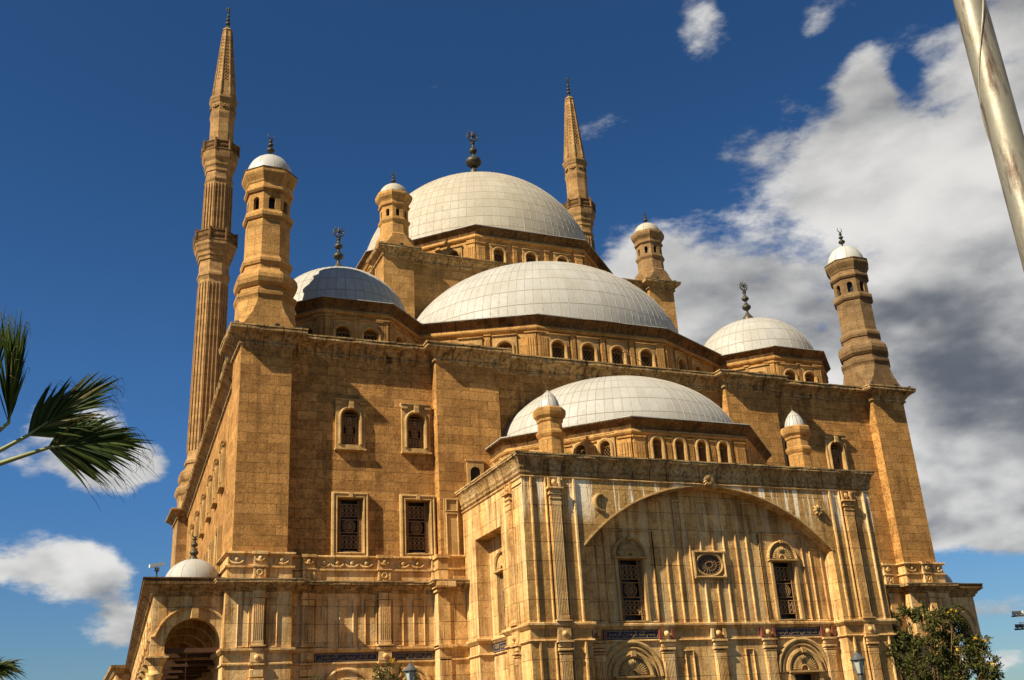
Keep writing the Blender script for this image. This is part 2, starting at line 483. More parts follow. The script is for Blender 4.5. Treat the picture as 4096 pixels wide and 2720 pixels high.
    def tube(s, pts, rad, n=6, m=0, smooth=True, closed=False):
        pts = [Vector(p) for p in pts]
        k = len(pts)
        rr = rad if hasattr(rad, '__len__') else [rad] * k
        vs = []
        ref = None
        for i, p in enumerate(pts):
            a = pts[i - 1] if (i > 0 or closed) else p
            b = pts[(i + 1) % k] if (i < k - 1 or closed) else p
            d = (b - a).normalized()
            if ref is None or abs(ref.dot(d)) > .95:
                ref = Vector((0, 0, 1)) if abs(d.z) < .9 else Vector((1, 0, 0))
            x = (ref - d * ref.dot(d)).normalized()
            ref = x
            y = d.cross(x)
            for q in range(n):
                t_ = 2 * PI * q / n
                vs.append(p + (x * math.cos(t_) + y * math.sin(t_)) * rr[i])
        fs = []
        for i in range(k if closed else k - 1):
            j = (i + 1) % k
            for q in range(n): fs.append((i * n + q, i * n + (q + 1) % n, j * n + (q + 1) % n, j * n + q))
        if not closed: fs += [tuple(range(n)), tuple(range((k - 1) * n, k * n))]
        return s.add(vs, fs, m, smooth)
    def ball(s, c, rx, ry=None, rz=None, n=12, k=8, m=0):
        ry = ry or rx
        rz = rz or rx
        vs, fs = [], []
        for i in range(k + 1):
            f = -PI / 2 + PI * i / k
            for j in range(n):
                a = 2 * PI * j / n
                vs.append((c[0] + rx * math.cos(f) * math.cos(a), c[1] + ry * math.cos(f) * math.sin(a), c[2] + rz * math.sin(f)))
        for i in range(k):
            for j in range(n): fs.append((i * n + j, i * n + (j + 1) % n, (i + 1) * n + (j + 1) % n, (i + 1) * n + j))
        return s.add(vs, fs, m, True)
    def mesh(s, name, mats):
        me = bpy.data.meshes.new(name)
        me.from_pydata(s.v, [], s.f)
        for k in mats: me.materials.append(M[k])
        me.polygons.foreach_set('material_index', s.m)
        me.polygons.foreach_set('use_smooth', s.sm)
        ul = me.uv_layers.new(name='UVMap')
        flat_ = []
        for p, uv in zip(me.polygons, s.uv):
            if uv:
                for q in uv: flat_ += [q[0], q[1]]
                continue
            n = p.normal
            if abs(n.z) > .8:
                for vi in p.vertices: flat_ += [s.v[vi][0], s.v[vi][1]]
            else:
                l = math.hypot(n.x, n.y) or 1
                tx, ty = -n.y / l, n.x / l
                if abs(tx) > abs(ty):
                    if tx < 0: tx, ty = -tx, -ty
                elif ty < 0: tx, ty = -tx, -ty
                for vi in p.vertices:
                    x, y, z = s.v[vi]
                    flat_ += [x * tx + y * ty, z]
        ul.data.foreach_set('uv', flat_)
        me.update()
        return me
    def obj(s, name, mats, parent=None, loc=(0, 0, 0), rz=0.0):
        return link(name, s.mesh(name, mats), parent, loc, rz)

def link(name, data, parent=None, loc=(0, 0, 0), rz=0.0):
    o = bpy.data.objects.new(name, data)
    S.collection.objects.link(o)
    o.parent = parent
    o.location = loc
    o.rotation_euler = (0, 0, rz)
    return o
def thing(name, label, cat, loc=(0, 0, 0), group=None, data=None, rz=0.0):
    o = link(name, data, None, loc, rz)
    o['label'] = label
    o['category'] = cat
    if group: o['group'] = group
    return o
def copy_tree(o, parent, loc=None, rz=None):
    c = o.copy()
    S.collection.objects.link(c)
    c.parent = parent
    if loc is not None: c.location = loc
    if rz is not None: c.rotation_euler = (0, 0, rz)
    for ch in o.children: copy_tree(ch, c)
    return c

# ------------------------------------------------------------------ ground
g = MB()
g.xyz(-700, 700, -500, 900, -1.0, 0.0)
gr = g.obj('ground', ['ground'])
gr['kind'] = 'structure'

# ------------------------------------------------------------------ shared small pieces
def fluted(mb, fr, u, hw, z0, z1, w=0.0, proud=.14, nfl=5, m=0, base=True, cap=True):
    """fluted pilaster: slab, raised fillets, foot and capital mouldings"""
    mb.box(u - hw, u + hw, w, w + proud, z0, z1, m, fr)
    fz0, fz1 = z0 + .32, z1 - .30
    st = 2 * (hw - .06) / nfl
    for i in range(nfl + 1):
        x = u - hw + .06 + i * st
        mb.box(x - .02, x + .02, w + proud, w + proud + .045, fz0, fz1, m, fr)
    mb.box(u - hw, u + hw, w + proud, w + proud + .045, fz1, z1, m, fr, .02)
    mb.box(u - hw, u + hw, w + proud, w + proud + .045, z0, fz0, m, fr, .02)
    if base: mb.box(u - hw - .08, u + hw + .08, w, w + proud + .12, z0 - .0, z0 + .12, m, fr, .03)
    if cap:
        mb.box(u - hw - .05, u + hw + .05, w, w + proud + .09, z1, z1 + .09, m, fr, .02)

def crescent(mb, c, r, th, m=0):
    pts, rr = [], []
    for i in range(25):
        a = R(118) + R(304) * i / 24
        pts.append((c[0] + r * math.cos(a), c[1], c[2] + r * math.sin(a)))
        rr.append(th * (.25 + .75 * math.sin(PI * i / 24)))
    mb.tube(pts, rr, 6, m)
def star(mb, c, r, n=9, m=0):
    for i in range(n):
        a = PI / 2 + 2 * PI * i / n
        mb.tube([(c[0], c[1], c[2]), (c[0] + r * .5 * math.cos(a), c[1], c[2] + r * .5 * math.sin(a)), (c[0] + r * math.cos(a), c[1], c[2] + r * math.sin(a))], [r * .06, r * .09, r * .01], 5, m)
def finial(z0, bulbs, cz, cr, starred=False, rod=.07, ped=None, foot=0):
    """stack of bulbs on a rod with a crescent on top; bulbs = (z, radius, half height)"""
    mb = MB()
    prof = []
    if ped: prof += [(ped, z0 - foot), (ped, z0), (ped * .95, z0 + ped * .5), (ped * .55, z0 + ped * 1.0), (rod * 1.3, z0 + ped * 1.5)]
    else: prof += [(rod * 2, z0), (rod, z0 + rod * 2)]
    for z, r, h in bulbs:
        prof += [(rod, z - h * 1.05), (r * .62, z - h * .75), (r * .93, z - h * .35), (r, z), (r * .9, z + h * .4), (r * .55, z + h * .8), (rod, z + h * 1.05), (rod * 1.7, z + h * 1.12), (rod * .9, z + h * 1.2)]
    prof.append((rod * .6, cz - cr))
    mb.lathe(prof, 14, smooth=True)
    crescent(mb, (0, 0, cz), cr, cr * .17)
    if starred: star(mb, (0, 0, cz + cr * .18), cr * 1.35)
    return mb

def dome_mesh(name, a, b, c, nm, rows, half=False, mat='lead', oct_=0):
    mb = MB()
    nu, nv = (96, 28)
    vs, fs, uvs = [], [], []
    t0, t1 = (-PI / 2 - .12, PI / 2 + .12) if half else (0, 2 * PI)
    for k in range(nv + 1):
        f = PI / 2 * k / nv
        for i in range(nu + 1):
            t = t0 + (t1 - t0) * i / nu
            vs.append((a * math.cos(f) * math.sin(t), -b * math.cos(f) * math.cos(t), c * math.sin(f)))
    def uvp(k, i):
        t = t0 + (t1 - t0) * i / nu
        return (nm * t / (2 * PI) + 100, rows * k / nv)
    for k in range(nv):
        for i in range(nu):
            fs.append((k * (nu + 1) + i, k * (nu + 1) + i + 1, (k + 1) * (nu + 1) + i + 1, (k + 1) * (nu + 1) + i))
            uvs.append([uvp(k, i), uvp(k, i + 1), uvp(k + 1, i + 1), uvp(k + 1, i)])
    mb.add(vs, fs, 0, True, uvs)
    # standing seams between the lead sheets
    for j in range(nm):
        t = 2 * PI * j / nm + .0
        if half and not (t <= PI / 2 + .1 or t >= 1.5 * PI - .1): continue
        pts = []
        for k in range(15):
            f = PI / 2 * k / 15 * .97
            pts.append((a * math.cos(f) * math.sin(t), -b * math.cos(f) * math.cos(t), c * math.sin(f)))
        mb.tube(pts, .018 * min(1, a / 6 + .25), 4, 1, False)
    return mb.mesh(name, [mat, 'seam'])

# ------------------------------------------------------------------ windows
def ring(mb, fr, u, z, r, t, w, m=0, n=12):
    t *= 1.3
    mb.tube([fr.p(u + r * math.cos(2 * PI * i / n), w, z + r * math.sin(2 * PI * i / n)) for i in range(n)], t, 4, m, True, True)
def bar(mb, fr, u0, z0, u1, z1, t, w, m=0):
    t *= 1.35
    mb.tube([fr.p(u0, w, z0), fr.p(u1, w, z1)], t, 4, m, False)
def lattice(hw, h, rise, w=-.10, st=.21, th=.0095):
    mb = MB()
    top = h - rise
    sl_ = 1.45
    k = -20
    while k < 60:
        for sgn in (1, -1):
            # line z = sgn*sl*(u) + k*st*sl, clipped to the opening
            pts = []
            for u in (-hw, hw):
                z = sgn * sl_ * u + k * st * sl_
                pts.append((u, z))
            (ua, za), (ub, zb) = pts
            def clip(zv): return ua + (ub - ua) * (zv - za) / (zb - za)
            if max(za, zb) <= 0 or min(za, zb) >= top: continue
            q = []
            for (u, z) in pts:
                zz = min(max(z, 0), top)
                q.append((clip(zz) if zz != z else u, zz))
            bar(mb, F0, q[0][0], q[0][1], q[1][0], q[1][1], th, w)
        k += 1
    bar(mb, F0, -hw, top, hw, top, .018, w)
    bar(mb, F0, -hw, 0, hw, 0, .018, w)
    if rise:
        for i in range(1, 10):
            a = PI * i / 10
            bar(mb, F0, .12 * math.cos(a), top + .06 * math.sin(a), hw * .98 * math.cos(a), top + rise * .98 * math.sin(a), .008, w)
    return mb
def ornate(hw, h, rise, w=-.13):
    """cast-iron grille: border of rings, central rosette, rows of lobed bars"""
    mb = MB()
    top = h - rise * .55
    bc = hw * .30
    for u in (-hw, -hw + bc, hw - bc, hw): bar(mb, F0, u, 0, u, top, .02, w)
    nz = max(4, int(round(top / bc)))
    for i in range(nz):
        zc_ = (i + .5) * top / nz
        for u in (-hw + bc / 2, hw - bc / 2):
            ring(mb, F0, u, zc_, bc * .40, .016, w)
            bar(mb, F0, u - bc * .3, zc_, u + bc * .3, zc_, .012, w)
            bar(mb, F0, u, zc_ - bc * .3, u, zc_ + bc * .3, .012, w)
    iw = hw - bc
    zs = [0, top * .10, top * .32, top * .38, top * .62, top * .68, top * .9, top]
    for z in zs: bar(mb, F0, -hw, z, hw, z, .018, w)
    for r in (.30, .22, .12, .05): ring(mb, F0, 0, top * .5, min(iw * .92, top * .115) * r / .30, .017, w, n=16)
    for i in range(12):
        a = 2 * PI * i / 12
        rr = min(iw * .92, top * .115)
        bar(mb, F0, rr * .2 * math.cos(a), top * .5 + rr * .2 * math.sin(a), rr * math.cos(a), top * .5 + rr * math.sin(a), .011, w)
    for za, zb in ((zs[1], zs[2]), (zs[5], zs[6])):
        for i in range(4):
            u = -iw + (i + .5) * 2 * iw / 4
            g_ = 2 * iw / 4 * .42
            hh = (zb - za)
            bar(mb, F0, u, za, u, zb, .014, w)
            for k in (0.3, .7):
                bar(mb, F0, u - g_, za + hh * k, u, za + hh * (k - .25), .014, w)
                bar(mb, F0, u + g_, za + hh * k, u, za + hh * (k - .25), .014, w)
                bar(mb, F0, u - g_, za + hh * k, u, za + hh * (k + .25), .014, w)
                bar(mb, F0, u + g_, za + hh * k, u, za + hh * (k + .25), .014, w)
            ring(mb, F0, u, za + hh * .5, g_ * .55, .014, w)
    if rise:
        for r in (.85, .5): ring(mb, F0, 0, h - hw, hw * r, .016, w, n=16)
        ring(mb, F0, 0, h - hw, hw * .16, .05, w)
    return mb

WIN = {}
def win_meshes(kind):
    if kind in WIN: return WIN[kind]
    fr, mats = MB(), ['trim', 'corn']
    if kind == 'hall_arch':
        hw, h, rise = .49, 1.98, .49
        fr.wall(F0, -.80, .80, -.24, 2.40, [(0, hw, 0, h, rise, .15)], 0, .15)
        for u0, u1 in ((-.80, -.80), (.80, .80)): fr.quad(F0.p(u0, 0, -.24), F0.p(u0, .15, -.24), F0.p(u0, .15, 2.4), F0.p(u0, 0, 2.4))
        path = [(-hw, 0)] + arc_pts(0, hw, h, rise) + [(hw, 0)]
        fr.band(F0, path, [(-.16, .15), (-.16, .20), (-.08, .24), (0, .20), (0, .15)], False, 0)
        fr.box(-.86, .86, 0, .30, 2.40, 2.50, 0, F0, .02)
        fr.box(-.84, .84, 0, .22, 2.32, 2.40, 0, F0)
        fr.box(-.13, .13, .15, .34, 1.94, 2.41, 0, F0, .03)
        fr.box(-.84, -.50, .15, .26, 2.18, 2.33, 0, F0)
        fr.box(.50, .84, .15, .26, 2.18, 2.33, 0, F0)
        fr.box(-.84, .84, 0, .28, -.34, -.20, 0, F0, .03)
        gr_, gm = ornate(hw, h, rise), 'iron'
    elif kind == 'hall_rect':
        hw, h, rise = .67, 2.80, 0
        path = [(-hw, 0), (-hw, h), (hw, h), (hw, 0)]
        fr.band(F0, path, [(0, -.02), (0, .20), (-.05, .25), (-.11, .20), (-.16, .22), (-.21, .27), (-.29, .24), (-.30, 0)], True, 0)
        fr.box(-.34, .34, -.1, .20, -.02, .05, 1, F0)
        fr.box(-.10, .10, .2, .29, h + .02, h + .29, 0, F0)
        gr_, gm = ornate(hw, h, rise), 'iron'
    elif kind.startswith('drum'):
        hw, h, rise, ow, ot, gm_ = {'drum_mid': (.44, 1.50, .30, .73, 1.90, 'l'), 'drum_small': (.44, 1.36, .30, .65, 1.78, 'l'), 'drum_main': (.40, 1.35, .30, .68, 1.58, 'l'), 'drum_mihrab': (.265, 1.85, .265, .52, 2.18, 'o')}[kind]
        fr.wall(F0, -ow, ow, -.18, ot, [(0, hw, 0, h, rise, .10)], 0, .10)
        for u in (-ow, ow): fr.quad(F0.p(u, 0, -.18), F0.p(u, .10, -.18), F0.p(u, .10, ot), F0.p(u, 0, ot))
        fr.quad(F0.p(-ow, 0, -.18), F0.p(ow, 0, -.18), F0.p(ow, .10, -.18), F0.p(-ow, .10, -.18))
        path = [(-hw, 0)] + arc_pts(0, hw, h, rise) + [(hw, 0)]
        fr.band(F0, path, [(-.15, .10), (-.15, .16), (-.08, .19), (0, .15), (0, .10)], False, 0)
        fr.box(-ow - .04, ow + .04, 0, .20, ot, ot + .07, 0, F0, .01)
        fr.box(-ow - .02, ow + .02, .0, .15, -.18, -.06, 0, F0)
        if gm_ == 'l': gr_, gm = lattice(hw, h, rise), 'brass'
        else: gr_, gm = lattice(hw, h, rise, -.08, .15, .008), 'brass'
    elif kind == 'block_tall':
        hw, h, rise = .68, 2.86, 0
        fr.box(-hw - .14, -hw, 0, .10, 0, h, 0, F0)
        fr.box(hw, hw + .14, 0, .10, 0, h, 0, F0)
        fr.box(-hw - .22, hw + .22, 0, .20, h, h + .13, 0, F0, .03)
        fr.box(-hw - .16, hw + .16, -.2, .12, -.10, 0, 0, F0, .02)
        # shell fan over the window
        ra = .80
        zc_ = h + .13
        fr.band(F0, [(ra * math.cos(PI - PI * i / 16), zc_ + ra * math.sin(PI * i / 16)) for i in range(17)], [(-.12, 0), (-.12, .10), (-.06, .16), (0, .10), (0, 0)], False, 0)
        for i in range(17):
            a = PI * (i + .5) / 17
            fr.tube([F0.p(.26 * math.cos(a), .03, zc_ + .26 * math.sin(a)), F0.p(.50 * math.cos(a), .10, zc_ + .50 * math.sin(a)), F0.p(.66 * math.cos(a), .04, zc_ + .66 * math.sin(a))], [.03, .05, .045], 5, 0)
        fr.tube([F0.p(.20 * math.cos(PI * i / 8), .06, zc_ + .20 * math.sin(PI * i / 8)) for i in range(9)], .05, 5, 0)
        fr.box(-.10, .10, .1, .2, zc_ + ra - .02, zc_ + ra + .14, 0, F0)
        gr_, gm = ornate(hw, h, rise), 'iron'
    pane = MB()
    pane.box(-hw - .05, hw + .05, -.62, -.50, -.05, h + .05, 0, F0)
    WIN[kind] = (fr.mesh('window_frame', mats), gr_.mesh('grille', [gm]), pane.mesh('pane', ['dark']), hw, h, rise)
    return WIN[kind]
def op(kind, u, z, dep=.5):
    _, _, _, hw, h, rise = win_meshes(kind)
    return (u, hw, z, z + h, rise, dep)
def put_win(kind, fr, u, z, parent, w=0.0, name='window'):
    a, b, c, *_ = win_meshes(kind)
    o = link(name, a, parent, fr.p(u, w, z), fr.ang)
    link('grille', b, o)
    link('pane', c, o)
    return o

# ------------------------------------------------------------------ the mosque
mosque = thing('mosque', 'large ochre stone mosque with pale lead domes and a carved marble front block', 'mosque', (0, 0, 0))
H = 22.72
hall = [(-19.9, 46.9), (-21.55, 2.9), (-22, 2.9), (-22, 0), (-19.37, 0), (-19.37, .7), (-11.4, .7), (-11.4, 0), (-7.69, 0), (-7.69, .7),
        (7.69, .7), (7.69, 0), (11.4, 0), (11.4, .7), (19.37, .7), (19.37, 0), (22, 0), (22, 2.9), (20.8, 2.9), (20.8, 46.9)]
hw_ = MB()
n = len(hall)
flank_wins = []
for i in range(n):
    p, q = hall[i], hall[(i + 1) % n]
    fr = FP(p, q)
    L = math.hypot(q[0] - p[0], q[1] - p[1])
    ops = []
    if abs(p[1] - .7) < .01 and abs(q[1] - .7) < .01 and L < 9:
        for x in (16.08, 12.45):
            u = abs((math.copysign(x, p[0])) - p[0])
            ops += [op('hall_rect', u, 11.30), op('hall_arch', u, 16.97)]
            put_win('hall_rect', fr, u, 11.30, mosque)
            put_win('hall_arch', fr, u, 16.97, mosque)
    if i == 0:
        for y in (10.4, 14.5, 18.6, 23.9, 29.4, 34.2):
            u = (46.9 - y) / math.cos(math.atan2(1.65, 44.0))
            ops += [op('hall_rect', u, 11.30), op('hall_arch', u, 16.97)]
            put_win('hall_rect', fr, u, 11.30, mosque)
            put_win('hall_arch', fr, u, 16.97, mosque)
    hw_.wall(fr, 0, L, 5.0, H, ops)
# flat roof
roofp = [(-19.3, 46.3), (-20.9, 3.2), (-21.4, .6), (-8, 1.2), (8, 1.2), (21.4, .6), (20.2, 3.2), (20.2, 46.3)]
hw_.add([(x, y, H - .03) for x, y in roofp], [tuple(range(8))])
hw_.obj('hall_wall', ['sand'], mosque)
ct = MB()
cprof = [(.0, H - .95), (.05, H - .85), (.13, H - .82), (.13, H - .72), (.08, H - .68), (.14, H - .6), (.28, H - .44), (.45, H - .30), (.60, H - .24), (.67, H - .16), (.67, H - .04), (.62, H), (.0, H + .05), (-.7, H + .05)]
ct.sweep(hall, cprof, True, 0, .012)
ct.sweep(hall, [(.50, H + .012), (.70, H + .012), (.71, H + .085), (.30, H + .11)], True, 1, .012)
ct.obj('cornice', ['corn', 'coping'], mosque)

# ---- marble base storey
base_path = [(-21.62, 3.2), (-22, 2.9), (-22, 0), (-19.37, 0), (-19.37, .7), (-11.4, .7), (-11.4, 0), (-9, 0), (9, 0), (11.4, 0), (11.4, .7), (19.37, .7), (19.37, 0), (22, 0), (22, 2.9)]
base_path = base_path[1:]
bm = MB()
bm.sweep(base_path, [(.28, 9.22), (.25, 9.15), (.25, 6.64), (.42, 6.62), (.42, 6.52), (.33, 6.42), (.25, 6.40), (.25, 5.98), (.32, 5.95), (.32, 5.88), (.25, 5.85), (.25, 0)])
bm.obj('marble_base', ['marb'], mosque)
bc_ = MB()
bc_.sweep(base_path, [(.22, 9.80), (.60, 9.74), (.74, 9.70), (.74, 9.60), (.64, 9.54), (.54, 9.44), (.44, 9.36), (.36, 9.33), (.36, 9.27), (.26, 9.20)], worn=.011)
bc_.sweep(base_path, [(.40, 9.765), (.765, 9.715), (.775, 9.775), (.34, 9.85)], False, 1, .010)
bc_.obj('base_cornice', ['corn', 'coping'], mosque)
pa = MB()
pa.sweep(base_path, [(-.1, 11.10), (.36, 11.10), (.38, 11.02), (.30, 10.96), (.22, 10.93), (.22, 10.46), (.34, 10.44), (.34, 10.36), (.24, 10.32), (.24, 9.78)])
pa.obj('parapet', ['marb'], mosque)
FBr = F(0, .7)        # recessed front wall
FBp = F(0, 0)         # pier face
def swag(mb, fr, u, z, w, r=.33, m=0):
    pts = [fr.p(u + r * math.cos(PI + PI * i / 10), w + .03, z + r * .62 * math.sin(PI + PI * i / 10)) for i in range(11)]
    mb.tube(pts, [.03 + .045 * math.sin(PI * i / 10) for i in range(11)], 6, m)
    c = fr.p(u, w + .03, z - .0)
    mb.ball(c, .11, .09, .11, 8, 6, m)
    for sg in (-1, 1):
        mb.tube([fr.p(u + sg * r * 1.02, w + .02, z + .05), fr.p(u + sg * r * 1.02, w + .03, z - .16)], [.03, .055], 5, m)
def pedestal(mb, fr, u, hw, w):
    mb.box(u - hw, u + hw, w, w + .14, 9.72, 10.95, 0, fr)
    mb.box(u - hw - .07, u + hw + .07, w, w + .24, 10.95, 11.16, 0, fr, .03)
    mb.box(u - hw - .05, u + hw + .05, w, w + .22, 10.36, 10.46, 0, fr, .02)
    mb.box(u - hw - .06, u + hw + .06, w, w + .22, 9.72, 9.86, 0, fr, .03)
    for a, b, c, d in ((-hw, -hw + .09, 9.9, 10.34), (hw - .09, hw, 9.9, 10.34)): mb.box(u + a, u + b, w + .14, w + .18, c, d, 0, fr)
    ring(mb, fr, u, 10.12, .13, .035, w + .15)
    swag(mb, fr, u, 10.78, w + .14, .2)
def wide_panel(mb, fr, ua, ub, za, zb, w, t=.05, m=0, mid=False):
    """thin raised moulding round a cladding panel"""
    mb.band(fr, [(ua, za), (ua, zb), (ub, zb), (ub, za)], [(0, w), (0, w + .05), (t * .5, w + .075), (t, w + .05), (t, w)], True, m)
def one(fn, name, mats=('marb',), parent=None):
    q_ = MB()
    fn(q_)
    return q_.obj(name, list(mats), parent or mosque)
for sx in (-1, 1):
    def X(a): return a if sx < 0 else -a
    def rng(a, b): return (min(X(a), X(b)), max(X(a), X(b)))
    for u, hw, fr in ((-18.22, .30, FBr), (-14.36, .32, FBr), (-11.55, .28, FBr), (-20.72, .29, FBp)):
        one(lambda q_: pedestal(q_, fr, X(u), hw, .24), 'parapet_pedestal')
    for u, hw, fr in ((-18.22, .30, FBr), (-14.36, .31, FBr), (-20.72, .28, FBp)):
        m2 = MB()
        fluted(m2, fr, X(u), hw, 6.66, 8.92, .25)
        m2.box(X(u) - hw, X(u) + hw, .25, .42, 9.0, 9.25, 0, fr)
        m2.box(X(u) - hw - .02, X(u) + hw + .02, .25, .40, 5.98, 6.42, 0, fr)
        m2.ball(fr.p(X(u), .42, 6.2), .13, .13, .13, 10, 6)
        m2.box(X(u) - hw - .07, X(u) + hw + .07, .25, .46, 5.84, 5.96, 0, fr, .02)
        m2.box(X(u) - hw - .03, X(u) + hw + .03, .25, .40, 5.30, 5.70, 0, fr, .05)
        m2.box(X(u) - hw - .06, X(u) + hw + .06, .25, .46, 5.16, 5.28, 0, fr, .03)
        fluted(m2, fr, X(u), hw, 2.0, 5.10, .25)
        m2.obj('pilaster', ['marb'], mosque)
    # square pier beside the middle buttress
    m2 = MB()
    a, b = rng(-11.75, -11.12)
    m2.box(a, b, .0, 1.02, 0, 6.45, 0, FBr)
    m2.box(a, b, .0, 1.02, 6.62, 9.2, 0, FBr)
    m2.box(a - .1, b + .1, .0, 1.12, 9.2, 9.36, 0, FBr, .02)
    m2.box(a - .2, b + .2, .0, 1.47, 9.36, 9.76, 0, FBr, .06)
    m2.box(a - .07, b + .07, .0, 1.15, 6.45, 6.62, 0, FBr, .02)
    m2.box(a + .05, b - .05, .0, 1.03, 9.76, 10.9, 0, FBr)
    m2.box(a - .05, b + .05, .0, 1.12, 10.9, 11.14, 0, FBr, .03)
    m2.obj('corner_pier', ['marb'], mosque)
    for ua, ub, fr in ((-17.84, -17.18, FBr), (-16.66, -15.93, FBr), (-15.37, -14.75, FBr), (-13.94, -13.36, FBr), (-12.85, -12.24, FBr), (-21.68, -21.12, FBp), (-20.34, -19.80, FBp)):
        a, b = rng(ua, ub)
        one(lambda q_: wide_panel(q_, fr, a, b, 6.66, 8.93, .25), 'panel_moulding')
    for ua, ub, fr in ((-17.85, -14.7, FBr), (-13.95, -11.85, FBr)):
        a, b = rng(ua, ub)
        # arched heads of the ground floor windows
        c, rr = (a + b) / 2, min(1.35, (b - a) / 2 - .2)
        for r_, t_ in ((rr, .09), (rr * .66, .08)):
            one(lambda q_: q_.band(fr, [(c + r_ * math.cos(PI - PI * i / 20), 5.62 - rr + r_ * math.sin(PI * i / 20)) for i in range(21)], [(-t_, .25), (-t_, .33), (0, .36), (t_, .33), (t_, .25)], False), 'window_arch')
    for k, (u, fr) in enumerate(((-16.76, FBr), (-16.02, FBr), (-15.28, FBr), (-17.45, FBr), (-13.35, FBr), (-12.55, FBr), (-21.80, FBp), (-19.66, FBp))):
        sw_ = MB()
        swag(sw_, fr, X(u), 10.74, .22)
        sw_.obj('swag', ['marb'], mosque)

# ---- corner turrets on the hall roof
def broach(mb, s, z0, k, m=0):
    lv = [(0, .02), (.25, .20), (.34, .20), (.65, .44), (.74, .45), (1.08, .68), (1.17, .69), (1.55, .84), (1.8, .88)]
    vs, fs = [], []
    for dz, c in lv:
        c = min(c * s / 1.5, s * .586)
        z = z0 + dz * k
        for x, y in ((-s + c, -s), (s - c, -s), (s, -s + c), (s, s - c), (s - c, s), (-s + c, s), (-s, s - c), (-s, -s + c)): vs.append((x, y, z))
    for i in range(len(lv) - 1):
        for j in range(8): fs.append((i * 8 + j, i * 8 + (j + 1) % 8, (i + 1) * 8 + (j + 1) % 8, (i + 1) * 8 + j))
    fs.append(tuple(range((len(lv) - 1) * 8, len(lv) * 8)))
    mb.add(vs, fs, m)
def lantern(mb, r, z0, z1, hw, wz0, wz1):
    """octagonal lantern stage with a pointed opening in each face"""
    cs = [(r * math.sin(PI / 8 + PI / 4 * i), -r * math.cos(PI / 8 + PI / 4 * i)) for i in range(8)]
    for i in range(8):
        p, q = cs[i - 1], cs[i]
        fr = FP(p, q)
        L = math.hypot(q[0] - p[0], q[1] - p[1])
        mb.wall(fr, 0, L, z0, z1, [(L / 2, hw, wz0, wz1, hw * 1.0, .22)])
    mb.lathe([(r * .74, z0), (r * .74, z1)], 8, m=1)  # near-black core paints the shade inside the openings
def turret_meshes(kind, base='smooth'):
    mb = MB()
    if kind == 'corner':
        broach(mb, 1.50, H + .04, 1.0)
        mb.lathe([(1.60, 24.5), (1.66, 24.7), (1.73, 24.82), (1.73, 25.0), (1.58, 25.06), (1.52, 25.2), (1.49, 25.34), (1.58, 25.40), (1.72, 25.56), (1.77, 25.8), (1.72, 26.05), (1.58, 26.26), (1.40, 26.38), (1.33, 26.5), (1.32, 26.72), (1.40, 26.78), (1.45, 26.92), (1.45, 27.08), (1.30, 27.26), (1.27, 27.32), (1.25, 29.60), (1.33, 29.62), (1.42, 29.74), (1.43, 29.92), (1.37, 30.04), (1.25, 30.08), (1.20, 30.10)], 8)
        lantern(mb, 1.235, 30.10, 31.28, .18, 30.18, 30.98)
        mb.lathe([(1.20, 31.28), (1.33, 31.30), (1.42, 31.42), (1.42, 31.54), (1.31, 31.62), (1.30, 31.86), (1.34, 31.90), (1.37, 32.02), (1.48, 32.20), (1.56, 32.36), (1.58, 32.42), (1.58, 32.64)], 8)
        mb.lathe([(1.61, 32.64), (1.61, 32.70), (1.2, 32.76)], 8, m=2)
        d = dome_mesh('turret_dome', 1.30, 1.30, 1.46, 10, 1, mat='zinc')
        fi = finial(34.12, [(34.62, .24, .17), (34.98, .17, .12), (35.25, .12, .09)], 35.62, .19, rod=.05)
        return mb.mesh('corner_turret', [base, 'dark', 'soot']), d, fi.mesh('finial', ['bronze']), 32.72
    if kind == 'inner':
        zb = 33.98
        broach(mb, 1.22, zb, .55)
        mb.lathe([(1.10, 34.9), (1.14, 35.0), (1.16, 35.12), (1.08, 35.22), (1.02, 35.28), (1.01, 36.1), (1.08, 36.2), (1.14, 36.3), (1.14, 36.42), (1.02, 36.5), (.99, 36.52)], 8)
        lantern(mb, 1.0, 36.52, 37.42, .13, 36.60, 37.18)
        mb.lathe([(.99, 37.42), (1.12, 37.5), (1.14, 37.6), (1.06, 37.66), (1.06, 37.8), (1.10, 37.9), (1.26, 38.1), (1.33, 38.3), (1.33, 38.48), (1.2, 38.55)], 8)
        d = dome_mesh('turret_dome', 1.03, 1.03, .98, 8, 1, mat='leadw')
        fi = finial(39.45, [(39.86, .19, .12), (40.15, .12, .08), (40.36, .10, .06)], 40.58, .15, rod=.045)
        return mb.mesh('inner_turret', [base, 'dark', 'soot']), d, fi.mesh('finial', ['bronze']), 38.55
    if kind == 'mihrab':
        mb.lathe([(.66, 14.25), (.62, 14.4), (.62, 15.82), (.68, 15.9), (.74, 16.02), (.74, 16.14), (.64, 16.22), (.62, 16.26), (.60, 16.62), (.66, 16.68), (.68, 16.76), (.66, 16.8), (.80, 16.95), (.84, 17.1), (.84, 17.28), (.78, 17.36), (.5, 17.40)], 8)
        mb.lathe([(.56, 17.38), (.55, 17.55), (.50, 17.75), (.40, 17.98), (.24, 18.2), (.10, 18.34), (.04, 18.42)], 16, m=2, smooth=True)
        fi = finial(18.36, [(18.48, .075, .06), (18.62, .055, .04)], 18.74, .05, rod=.02)
        return mb.mesh('mihrab_turret', ['smooth', 'dark', 'zinc']), None, fi.mesh('finial', ['bronze']), 0
def put_turret(meshes, x, y, name):
    a, d, f_, zd = meshes
    o = link(name, a, mosque, (x, y, 0))
    if d: link('turret_dome', d, o, (0, 0, zd))
    link('finial', f_, o)
tm = turret_meshes('corner')
put_turret(tm, -20.65, 1.39, 'corner_turret')
